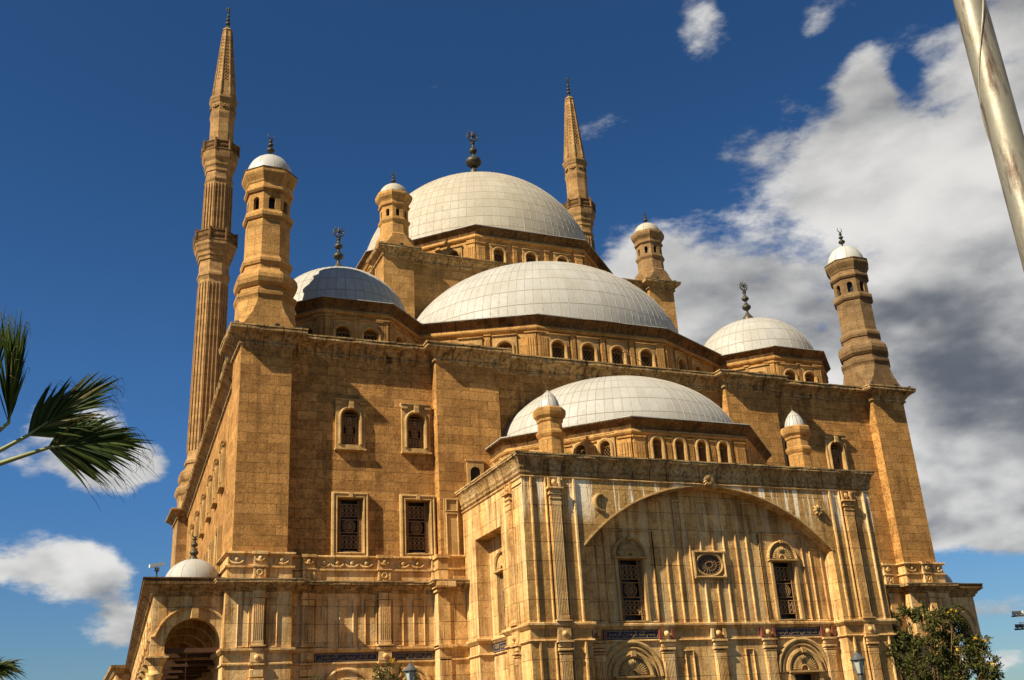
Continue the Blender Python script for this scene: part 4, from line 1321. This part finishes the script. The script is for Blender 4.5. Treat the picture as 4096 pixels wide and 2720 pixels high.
# ------------------------------------------------------------------ minarets
KS = 1.0662
def ZM(z): return 1.7 + (z - 1.7) * KS
def minaret_parts(base):
    P = lambda lst: [(r * KS * 1.03, ZM(z)) for r, z in lst]
    sh = MB()
    # square pier with cornice, then broach
    s = 2.07
    sh.xyz(-s, s, -s, s, 0, H - .9)
    sh.sweep([(-s, s), (-s, -s), (s, -s), (s, s)], cprof[:-2] + [(-.8, H + .05)], True, 1)
    broach(sh, 1.95, H + .04, .55)
    sh.lathe([(2.1, H + 1.0)] + P([(2.0, 22.8), (2.15, 23.0), (2.22, 23.2), (2.2, 23.5), (2.0, 23.65), (1.85, 23.8), (1.82, 24.0), (1.95, 24.2), (2.02, 24.5), (1.95, 24.85), (1.6, 25.2), (1.45, 25.4), (1.45, 25.6), (1.56, 25.7), (1.57, 25.95), (1.44, 26.1), (1.40, 26.3), (1.36, 26.5), (1.30, 43.0), (1.42, 43.3), (1.50, 43.4), (1.50, 43.6), (1.40, 43.75), (1.37, 43.9), (1.37, 44.9), (1.48, 45.0), (1.50, 45.25), (1.62, 45.4), (1.64, 45.7), (1.78, 45.9), (1.84, 46.2), (1.95, 46.4), (1.97, 46.68)]), 8)
    r0, z0, z1 = 1.36 * KS, ZM(26.9), ZM(42.7)
    def ribs(ra, rb_, za, zb, k, pr=.10):
        for i in range(8):
            for j in range(k + 1):
                t = -1 + 2 * j / k
                for (r_, z_, nxt) in ((ra, za, 0),):
                    a = PI / 4 * i
                    n_ = Vector((math.sin(a), -math.cos(a), 0))
                    tt = Vector((math.cos(a), math.sin(a), 0))
                    pts = []
                    for (rr, zz) in ((ra, za), (rb_, zb)):
                        ap, hwf = rr * math.cos(PI / 8), rr * math.sin(PI / 8) * .93
                        ww = .050 * (rr / ra)
                        for du, dn in ((-ww, 0), (ww, 0), (ww * .7, pr), (-ww * .7, pr)):
                            v_ = n_ * (ap + dn) + tt * (t * hwf + du)
                            pts.append((v_.x, v_.y, zz))
                    sh.add(pts, [(0, 1, 5, 4), (1, 2, 6, 5), (2, 3, 7, 6), (3, 0, 4, 7), (0, 1, 2, 3), (4, 5, 6, 7)])
    ribs(1.36 * KS * 1.03, 1.30 * KS * 1.03, z0, z1, 3)
    sh.lathe(P([(1.27, 46.7), (1.26, 48.0), (1.25, 53.3), (1.32, 53.45), (1.36, 53.55), (1.36, 53.7), (1.26, 53.8), (1.24, 54.4), (1.34, 54.5), (1.36, 54.9), (1.48, 55.1), (1.50, 55.5), (1.66, 55.8), (1.72, 56.2), (1.74, 56.55)]), 8)
    ribs(1.26 * KS * 1.03, 1.24 * KS * 1.03, ZM(48.2), ZM(53.1), 3, .12)
    sh.lathe(P([(1.16, 56.6), (1.14, 60.5), (1.18, 60.7), (1.24, 61.0), (1.24, 61.2), (1.17, 61.3), (1.17, 62.3), (1.26, 62.45), (1.30, 62.6), (1.38, 62.8), (1.38, 63.0), (1.1, 63.1)]), 8)
    for i in range(8):
        a = PI / 4 * i
        fr = F(1.14 * KS * math.sin(a), -1.14 * KS * math.cos(a), a)
        swag(sh, fr, 0, ZM(61.95), .02, .34)
    out = [('shaft', sh.mesh('shaft', [base, 'corn']))]
    for zf, zr, r_ in ((46.68, 47.85, 1.92), (56.55, 57.6, 1.70)):
        b_ = MB()
        b_.lathe(P([(r_ + .05, zf), (r_ + .09, zf + .08), (r_ + .05, zf + .16), (r_ - .02, zf + .18), (r_ - .02, zr - .12), (r_ + .05, zr - .1), (r_ + .05, zr), (r_ - .15, zr), (r_ - .15, zf + .1)]), 8, cap=False)
        rr = r_ * KS * 1.03
        for i in range(8):
            a = PI / 8 + PI / 4 * i
            x, y = rr * math.sin(a), -rr * math.cos(a)
            b_.lathe([(.14, ZM(zf)), (.14, ZM(zr) + .1), (.17, ZM(zr) + .14), (.06, ZM(zr) + .26)], 6, x, y)
            a2 = PI / 4 * i
            ap = (r_ - .02) * KS * 1.03 * math.cos(PI / 8)
            fr = F(ap * math.sin(a2), -ap * math.cos(a2), a2)
            for k in range(-2, 3): ring(b_, fr, k * .24, ZM((zf + zr) / 2), .11, .03, .02, n=8)
        out.append(('balcony', b_.mesh('balcony', ['soot'])))
    sp = MB()
    sp.lathe(P([(1.17, 63.05), (1.10, 63.6), (.46, 71.5), (.52, 71.55), (.50, 71.7), (.25, 71.95)]), 8)
    for i in range(8):
        a = PI / 8 + PI / 4 * i
        pts = [(r_ * KS * 1.05 * math.sin(a), -r_ * KS * 1.05 * math.cos(a), ZM(z)) for r_, z in ((1.12, 63.3), (.47, 71.4))]
        sp.tube(pts, [.085, .05], 5, 0, False)
        a2 = PI / 4 * i
        for k in range(14):
            z = 65.2 + k * .42
            r_ = (1.10 - (z - 63.6) / 7.9 * .64) * KS * math.cos(PI / 8) * 1.03
            fr = F(r_ * math.sin(a2), -r_ * math.cos(a2), a2)
            ring(sp, fr, 0, ZM(z), .12 * r_ / .9 + .03, .03, .01, n=8)
    out.append(('spire', sp.mesh('spire', [base])))
    fi = finial(ZM(71.9), [(ZM(72.55), .27, .22), (ZM(73.05), .22, .16), (ZM(73.45), .18, .13), (ZM(73.85), .14, .10)], ZM(74.4), .26, True, .08, .3)
    out.append(('finial', fi.mesh('finial', ['bronze'])))
    return out
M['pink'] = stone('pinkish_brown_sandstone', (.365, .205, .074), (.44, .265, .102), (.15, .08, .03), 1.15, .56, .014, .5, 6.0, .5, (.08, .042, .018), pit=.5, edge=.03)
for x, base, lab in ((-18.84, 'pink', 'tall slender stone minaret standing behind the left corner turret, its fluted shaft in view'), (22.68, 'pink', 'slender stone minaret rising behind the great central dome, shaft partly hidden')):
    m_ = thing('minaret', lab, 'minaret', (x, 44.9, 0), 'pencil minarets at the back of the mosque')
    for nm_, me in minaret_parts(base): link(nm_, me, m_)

# ------------------------------------------------------------------ flag pole close to the camera
def pix(x, y, dist):
    """point seen at a photograph pixel (4096 wide) at a distance: used to stand things where the photo shows them"""
    d = fw + r2 * ((x - 2048) / 4112.9) - u2 * ((y - 1360) / 4112.9)
    return CAM + d.normalized() * dist
pb = pix(3877, 0, 8.0)
pm = MB()
pm.lathe([(.104, 0), (.102, 3.0), (.098, 6.0), (.093, 10.0)], 40, smooth=True)
pts = []
for i in range(241):
    z = i * 10 / 240
    a = z * 2.9 + 1.0
    rr = .1045 - .0011 * z
    pts.append((rr * math.sin(a), -rr * math.cos(a), z))
pm.tube(pts, .008, 6)
for z in (3.9, 7.3): pm.tube([(.101 * math.cos(2 * PI * i / 32), .101 * math.sin(2 * PI * i / 32), z) for i in range(32)], .006, 5, 0, True, True)
pm.lathe([(.26, 0), (.26, .03), (.13, .03)], 20)
pol = thing('flag_pole', 'shiny galvanised steel pole with a spiral weld seam, close at the right edge', 'pole', (pb.x, pb.y, 0), None, pm.mesh('flag_pole', ['pole']))

# ------------------------------------------------------------------ palms
def frond(hub, tip, sag, spread, nseg, L, stem_from, wd=.037, seed=0, twist=0.0, costa=.42):
    """costapalmate fan: blades leave a bent midrib, the lower ones hang, the tips split into threads"""
    rnd = random.Random(seed)
    mb = MB()
    hub, tip = Vector(hub), Vector(tip)
    d = (tip - hub).normalized()
    vd = (hub - CAM).normalized()
    side = Vector((0, 0, 1)) - d * d.z
    side = (side.normalized() + vd * twist).normalized()
    side = (side - d * side.dot(d)).normalized()
    nrm_ = d.cross(side).normalized()
    cl_ = costa * L
    for i in range(nseg):
        t = -1 + 2 * i / (nseg - 1)
        f = (1 - abs(t)) ** .8                      # how far along the midrib the blade starts
        o_ = hub + d * (cl_ * f) - Vector((0, 0, .10 * cl_ * f * f))
        a = math.copysign(abs(t) ** 1.15, t) * spread
        ll = L * (1 - costa * f * .75) * (1 - .42 * abs(t)) * rnd.uniform(.82, 1.08)
        dd = (d * math.cos(a) + side * math.sin(a) + nrm_ * rnd.uniform(-.20, .20)).normalized()
        wn = dd.cross(nrm_).normalized()
        wn = (wn + nrm_ * rnd.uniform(-.9, .9)).normalized()
        K = 9
        vs = []
        sg = sag * rnd.uniform(.5, 1.6) * (1.25 if t < 0 else .75)
        bend = rnd.uniform(.45, .75)
        for k in range(K + 1):
            s_ = k / K
            p = o_ + dd * (ll * s_)
            e = max(0, s_ - bend) / (1 - bend)
            p.z -= sg * (s_ ** 2.2) * ll + (.30 * sg * ll * e * e)
            p += d * (.22 * ll * s_ * s_)
            wdt = wd * (.45 + 1.2 * s_ if s_ < .45 else .99 * (1 - ((s_ - .45) / .55) ** 1.4) + .03)
            vs += [p - wn * wdt * .5, p + nrm_ * wdt * .2, p + wn * wdt * .5]
        fs = []
        for k in range(K): fs += [(k * 3, k * 3 + 1, k * 3 + 4, k * 3 + 3), (k * 3 + 1, k * 3 + 2, k * 3 + 5, k * 3 + 4)]
        mb.add(vs, fs, 2 if rnd.random() < .12 else 0)
        if rnd.random() < .5:
            e = Vector(vs[-2])
            mb.tube([e, e + d * .05 + Vector((rnd.uniform(-.03, .03), rnd.uniform(-.03, .03), -.06)), e + d * .08 + Vector((rnd.uniform(-.06, .06), rnd.uniform(-.06, .06), -.15))], [.0025, .002, .001], 3, 2)
    sf = Vector(stem_from)
    mid = (sf + hub) / 2 + Vector((0, 0, .08))
    mb.tube([sf, mid, hub, hub + d * cl_ * .5 - Vector((0, 0, .03 * cl_)), hub + d * cl_ * .95 - Vector((0, 0, .1 * cl_))], [.032, .024, .016, .010, .004], 6, 1)
    return mb
crown = pix(-260, 2010, 10.0)
tr = MB()
tr.lathe([(.26, 0), (.22, .3), (.19, 1.0), (.17, crown.z - .4), (.20, crown.z - .1), (.12, crown.z + .1)], 14, smooth=True)
palm = thing('palm_tree', 'fan palm with wind-blown dark green fronds entering at the left edge', 'palm', (crown.x, crown.y, 0))
tr.obj('trunk', ['palmbark'], palm)
off = Vector((crown.x, crown.y, 0))
def addf(parent, o_, *a, **k):
    mb = frond(*a, **k)
    mb.v = [(x - o_.x, y - o_.y, z - o_.z) for x, y, z in mb.v]
    mb.obj('frond', ['palm', 'stalk', 'palmdry'], parent)
addf(palm, off, pix(115, 1740, 10.0), pix(450, 1490, 10.05), .13, R(48), 92, .76, crown, seed=3, twist=.25)
addf(palm, off, pix(195, 1790, 9.9), pix(590, 1730, 9.8), .17, R(52), 96, .70, crown, seed=5, twist=-.2)
addf(palm, off, pix(35, 1690, 10.1), pix(70, 1280, 10.2), .05, R(50), 84, .86, crown, seed=8, twist=.3)
addf(palm, off, pix(-60, 1690, 10.2), pix(-20, 1330, 10.3), .05, R(60), 84, .90, crown, seed=18, twist=.1)
addf(palm, off, pix(-160, 1640, 10.3), pix(-360, 1330, 10.5), .25, R(60), 50, .95, crown, seed=9, twist=.4)
for i in range(12):
    a = R(i * 30 + 7)
    dv_ = Vector((math.cos(a), math.sin(a), .1))
    if dv_.dot(r2) > -.25: continue
    h = crown + Vector((.75 * dv_.x, .75 * dv_.y, .25))
    addf(palm, off, h, h + dv_, .3, R(60), 40, .95, crown, seed=20 + i, twist=.8)
# distant palm at the lower left edge
c2 = pix(-75, 2700, 45.0)
p2 = thing('palm_tree', 'far small palm whose frond tips show at the lower left corner', 'palm', (c2.x, c2.y, 0))
t2 = MB()
t2.lathe([(.30, 0), (.22, .5), (.19, c2.z - .3), (.26, c2.z)], 12, smooth=True)
t2.obj('trunk', ['palmbark'], p2)
o2 = Vector((c2.x, c2.y, 0))
for i in range(14):
    a = R(i * 360 / 14 + 8)
    el = .15 + .5 * (i % 3) / 2
    h = c2 + Vector((.25 * math.cos(a), .25 * math.sin(a), .15))
    addf(p2, o2, h, h + Vector((math.cos(a), math.sin(a), el)), .35, R(28), 22, 1.15, c2, wd=.07, seed=60 + i, twist=.3)

# ------------------------------------------------------------------ flowering trees
def leaf(mb, c, d, n_, l, w, m=0):
    d = d.normalized()
    sd = d.cross(n_).normalized()
    mb.add([c, c + d * l * .5 + sd * w, c + d * l + n_ * (-.15 * l), c + d * l * .5 - sd * w], [(0, 1, 2, 3)], m)
def rv(rnd):
    while True:
        v = Vector((rnd.uniform(-1, 1), rnd.uniform(-1, 1), rnd.uniform(-1, 1)))
        if .05 < v.length < 1: return v.normalized()
def tree(name, label, base, tips, nleaf, seed, sprig=.42, leafl=.17, flowers=(), trunk_r=.12, fork=.35):
    """tips = clump centres with radius; branches run from the trunk to each"""
    rnd = random.Random(seed)
    base = Vector((base[0], base[1], 0))
    o = thing(name, label, 'tree', base)
    cen = Vector((0, 0, 0))
    for c, r in tips: cen += Vector(c) / len(tips)
    top = base + (cen - base) * fork
    top.z = cen.z * fork
    br = MB()
    br.tube([Vector((0, 0, 0)), (top - base) * .5 + Vector((.05, .03, 0)), top - base], [trunk_r, trunk_r * .8, trunk_r * .6], 8)
    lv = MB()
    for c, r in tips:
        c = Vector(c) - base
        a = top - base
        mid = (a + c) / 2 + rv(rnd) * .15
        br.tube([a, mid, c], [trunk_r * .5, trunk_r * .28, .012], 6)
        ns = max(5, int(16 * r / .5))
        for s in range(ns):
            e = c + rv(rnd) * r * rnd.uniform(.35, 1.0)
            q = c + (mid - c) * rnd.uniform(0, .5)
            br.tube([q, (q + e) / 2 + rv(rnd) * .05, e], [.012, .008, .004], 4)
            k = int(nleaf * (r / .5) / len(tips) / ns)
            dirn_ = (e - c).normalized()
            for j in range(k):
                p_ = e + rv(rnd) * sprig * r * rnd.random() ** .6
                d_ = (dirn_ * .6 + rv(rnd) + Vector((0, 0, -.25))).normalized()
                leaf(lv, p_, d_, rv(rnd), leafl * rnd.uniform(.6, 1.2), leafl * rnd.uniform(.14, .22), 0 if rnd.random() < .72 else 1)
    br.obj('trunk', ['bark'], o)
    lv.obj('crown', ['leaf', 'leafb'], o)
    for p_ in flowers:
        fl = MB()
        p_ = Vector(p_) - base
        for j in range(5):
            q = p_ + rv(rnd) * .05
            for a in range(5):
                d_ = rv(rnd)
                leaf(fl, q, d_, rv(rnd), .07, .026)
        fl.obj('flower', ['flower'], o)
    return o
def q7(x, y, d): return tuple(pix(3350 + x * .316, 2350 + y * .316, d))
D0 = 58.5
tips = [(q7(870, 370, D0), .55), (q7(1050, 330, D0 + .4), .50), (q7(1220, 400, D0 - .2), .55), (q7(1450, 360, D0 - .3), .62), (q7(1500, 480, D0 + .2), .6), (q7(660, 560, D0 + .6), .5), (q7(750, 640, D0), .6), (q7(930, 620, D0 + .5), .55),
        (q7(1150, 620, D0 - .6), .65), (q7(1350, 640, D0 + .4), .6), (q7(1600, 690, D0), .6), (q7(1780, 680, D0 + .3), .55), (q7(700, 830, D0 - .4), .75), (q7(950, 830, D0), .75), (q7(1230, 830, D0 - .4), .75), (q7(1480, 860, D0 + .5), .7),
        (q7(1720, 860, D0), .65), (q7(1900, 940, D0 - .2), .6), (q7(700, 1050, D0), .8), (q7(960, 1060, D0 - .7), .85), (q7(1230, 1060, D0 + .2), .85), (q7(1480, 1080, D0), .75), (q7(1720, 1050, D0 + .4), .7), (q7(1930, 1080, D0), .6),
        (q7(800, 1300, D0), .9), (q7(1150, 1300, D0), .9), (q7(1500, 1300, D0), .9), (q7(1800, 1300, D0), .8), (q7(600, 1040, D0 - .2), .3), (q7(660, 500, D0), .3)]
bt = pix(3350 + 1250 * .316, 2720, D0)
tree('flowering_tree', 'bushy green tree dotted with yellow blossoms in front of the right portico', (bt.x, bt.y), [(c, r_ * .84) for c, r_ in tips], 11000, 11, .40, .235,
     flowers=[q7(x, y, D0 - .75) for x, y in ((1440, 282), (1505, 290), (1390, 305), (1745, 635), (1855, 668), (1510, 795), (1960, 970))])
def i4(x, y, d): return tuple(pix(1200 + x * .2541, 2550 + y * .2541, d))
D1 = 43.0
tips = [(i4(1420, 440, D1), .22), (i4(1560, 500, D1 + .1), .22), (i4(1260, 530, D1), .25), (i4(1370, 590, D1 - .1), .28), (i4(1190, 620, D1), .22), (i4(1480, 640, D1), .25), (i4(1700, 610, D1 - .2), .2), (i4(1780, 640, D1 - .2), .2), (i4(1350, 760, D1), .35), (i4(1550, 760, D1), .35), (i4(1750, 760, D1), .3)]
bt = pix(1200 + 1450 * .2541, 2720, D1)
tree('flowering_tree', 'small dark green tree with orange flower tips below the blue inscription', (bt.x, bt.y), tips, 2600, 12, .5, .12, [i4(1440, 365, D1 - .1), i4(1465, 350, D1 - .1)], .06)
tips = [(i4(240, 630, D1), .13), (i4(200, 660, D1), .12), (i4(285, 650, D1), .10), (i4(240, 760, D1), .22)]
bt = pix(1200 + 240 * .2541, 2720, D1)
tree('small_tree', 'thin green sapling top just showing at the lower edge below the wall', (bt.x, bt.y), tips, 420, 13, .6, .10, (), .03)

# ------------------------------------------------------------------ street lamps
def lamp_meshes():
    lt = MB()
    lt.lathe([(.10, 0), (.12, .03), (.13, .06)], 6)
    for i in range(6):
        a = PI / 6 + PI / 3 * i
        lt.tube([(.13 * math.sin(a), -.13 * math.cos(a), .05), (.225 * math.sin(a), -.225 * math.cos(a), .50)], .014, 5)
    lt.lathe([(.235, .49), (.27, .52), (.27, .55), (.20, .62), (.14, .70), (.08, .74), (.07, .78), (.03, .80), (.035, .84), (.012, .87), (.012, .93)], 12, smooth=False)
    gl = MB()
    gl.lathe([(.115, .06), (.205, .49)], 6)
    po = MB()
    po.lathe([(.12, -4.0), (.12, -3.6), (.06, -3.4), (.05, -.3), (.07, -.25), (.09, -.16), (.06, -.08), (.08, 0)], 12, smooth=True)
    return lt.mesh('lantern', ['grey']), gl.mesh('lantern_glass', ['lampglass']), po.mesh('post', ['grey'])
lm = lamp_meshes()
for x, y, dist, lab in ((3441, 2700, 41.2, 'grey lantern street lamp in front of the carved marble block'), (1643, 2742, 41.0, 'grey lantern street lamp behind the orange-tipped little tree')):
    p_ = pix(x, y, dist)
    o = thing('street_lamp', lab, 'street lamp', (p_.x, p_.y, p_.z), 'lantern street lamps before the facade')
    po = link('post', lm[2], o)
    la = link('lantern', lm[0], o)
    link('lantern_glass', lm[1], la)
    h_ = p_.z / 4.0
    po.scale = (1, 1, h_)

# ------------------------------------------------------------------ floodlight mast at the right edge
mp_ = pix(4122, 2480, 90.0)
fm = MB()
fm.lathe([(.20, 0), (.16, mp_.z), (.10, mp_.z + .9)], 12, smooth=True)
mast = thing('floodlight_mast', 'distant mast with crossarms of stadium floodlights at the right edge', 'light mast', (mp_.x, mp_.y, 0))
fm.obj('mast_pole', ['grey'], mast)
fa = MB()
ax = Vector((r2.x, r2.y, 0)).normalized()
fx = F(0, 0, math.atan2(ax.y, ax.x))
zt_ = mp_.z
for z in (zt_ + .35, zt_ - .62):
    fa.box(-1.35, 1.35, -.06, .06, z - .06, z + .06, 0, fx)
fa.box(-.9, .9, -.03, .03, zt_ - .2, zt_ - .14, 0, fx)
fa.obj('crossarm', ['soot'], mast)
for z in (zt_ + .35, zt_ - .62):
    for u in (-1.1, -.75, -.35, .35, .75, 1.1):
        m2 = MB()
        m2.box(u - .13, u + .13, -.12, .16, z + .10, z + .38, 0, fx, .03)
        m2.box(u - .02, u + .02, -.03, .03, z + .05, z + .12, 1, fx)
        m2.obj('floodlight', ['white' if abs(u) < .5 else 'grey', 'black'], mast)

# ------------------------------------------------------------------ little lamps on the cornices, camera, pipe, chain
def spot_mesh():
    m2 = MB()
    m2.box(-.10, .10, -.06, .07, .12, .26, 0, F0, .025, .025)
    m2.box(-.115, .115, .07, .09, .11, .27, 0, F0)
    m2.box(-.015, .015, -.02, .02, 0, .14, 0, F0)
    m2.box(-.08, .08, -.04, .04, 0, .02, 0, F0)
    return m2.mesh('spotlight', ['black'])
spm = spot_mesh()
for x, y, z, rz, lab in ((-22.3, -.25, H + .05, -.8, 'black spotlight on the outer tip of the left pier cornice'), (-20.25, -.35, H + .05, 0, 'black spotlight at the foot of the left corner turret, front side'), (-22.45, 1.9, H + .05, -1.5, 'black spotlight on the side edge of the left pier cornice'),
                        (-18.9, -.2, H + .05, .6, 'black spotlight at the inner end of the left pier cornice'), (-11.55, 10.0, 34.0, -.6, 'dark spotlight at the outer foot of the turret left of the main dome'), (-10.2, 9.9, 34.0, 0, 'dark spotlight at the front foot of the turret left of the main dome'),
                        (10.0, 9.9, 34.0, .2, 'dark spotlight at the foot of the far turret right of the main dome'), (11.6, 10.0, 34.0, .8, 'dark spotlight on the outer cornice tip of the far turret right of the main dome'),
                        (19.3, -.3, H + .05, -.5, 'black spotlight at the left foot of the right corner turret'), (21.2, -.4, H + .05, 0, 'black spotlight at the right foot of the right corner turret'), (22.5, -.3, H + .05, .9, 'rusty spotlight on the outermost tip of the right pier cornice')):
    thing('spotlight', lab, 'spotlight', (x, y, z), 'small spotlights on the cornices', spm, rz)
sc = thing('security_camera', 'white security camera on a short mast at the left portico roof corner', 'camera', (-25.35, .35, 9.90))
m2 = MB()
m2.lathe([(.07, 0), (.045, .03), (.035, .30), (.06, .32), (.06, .36)], 10)
m2.obj('mast', ['grey'], sc)
m2 = MB()
m2.box(-.10, .10, -.09, .09, .34, .52, 0, F0, .02)
m2.obj('pan_head', ['grey'], sc)
m2 = MB()
fq = F(0, 0, R(12), .60)
vs = []
for a, b, c in ((-.36, -.085, -.12), (.30, -.085, .02), (.30, .085, .02), (-.36, .085, -.12), (-.36, -.085, .03), (.30, -.085, .17), (.30, .085, .17), (-.36, .085, .03)): vs.append(fq.p(a, b, c))
m2.add(vs, [(0, 1, 2, 3), (4, 5, 6, 7), (0, 1, 5, 4), (1, 2, 6, 5), (2, 3, 7, 6), (3, 0, 4, 7)])
m2.obj('camera_housing', ['white'], sc)
m2 = MB()
m2.tube([(0, 0, 0), (-.15, -.15, .35), (-.12, -.3, .55), (.25, -.35, .35), (1.3, -.35, -.15)], [.025, .025, .022, .022, .02], 6)
m2.ball((-.12, -.3, .57), .07)
m2.tube([(.15, 0, 0), (.3, -.33, .33)], .018, 5)
thing('roof_pipe', 'thin pale bent pipe with a bracket on the cornice below the half dome windows', 'pipe', (.35, -.45, H + .0), None, m2.mesh('roof_pipe', ['brass']))
m2 = MB()
for i in range(34):
    z = -i * .062
    if i % 2: m2.tube([(.020 * math.cos(2 * PI * k / 8), 0, z + .042 * math.sin(2 * PI * k / 8)) for k in range(8)], .007, 4, 0, True, True)
    else: m2.tube([(0, .020 * math.cos(2 * PI * k / 8), z + .042 * math.sin(2 * PI * k / 8)) for k in range(8)], .007, 4, 0, True, True)
thing('hanging_chain', 'iron chain hanging from the beam inside the left portico arch', 'chain', (-23.75, .80, 6.58), None, m2.mesh('hanging_chain', ['brass']))
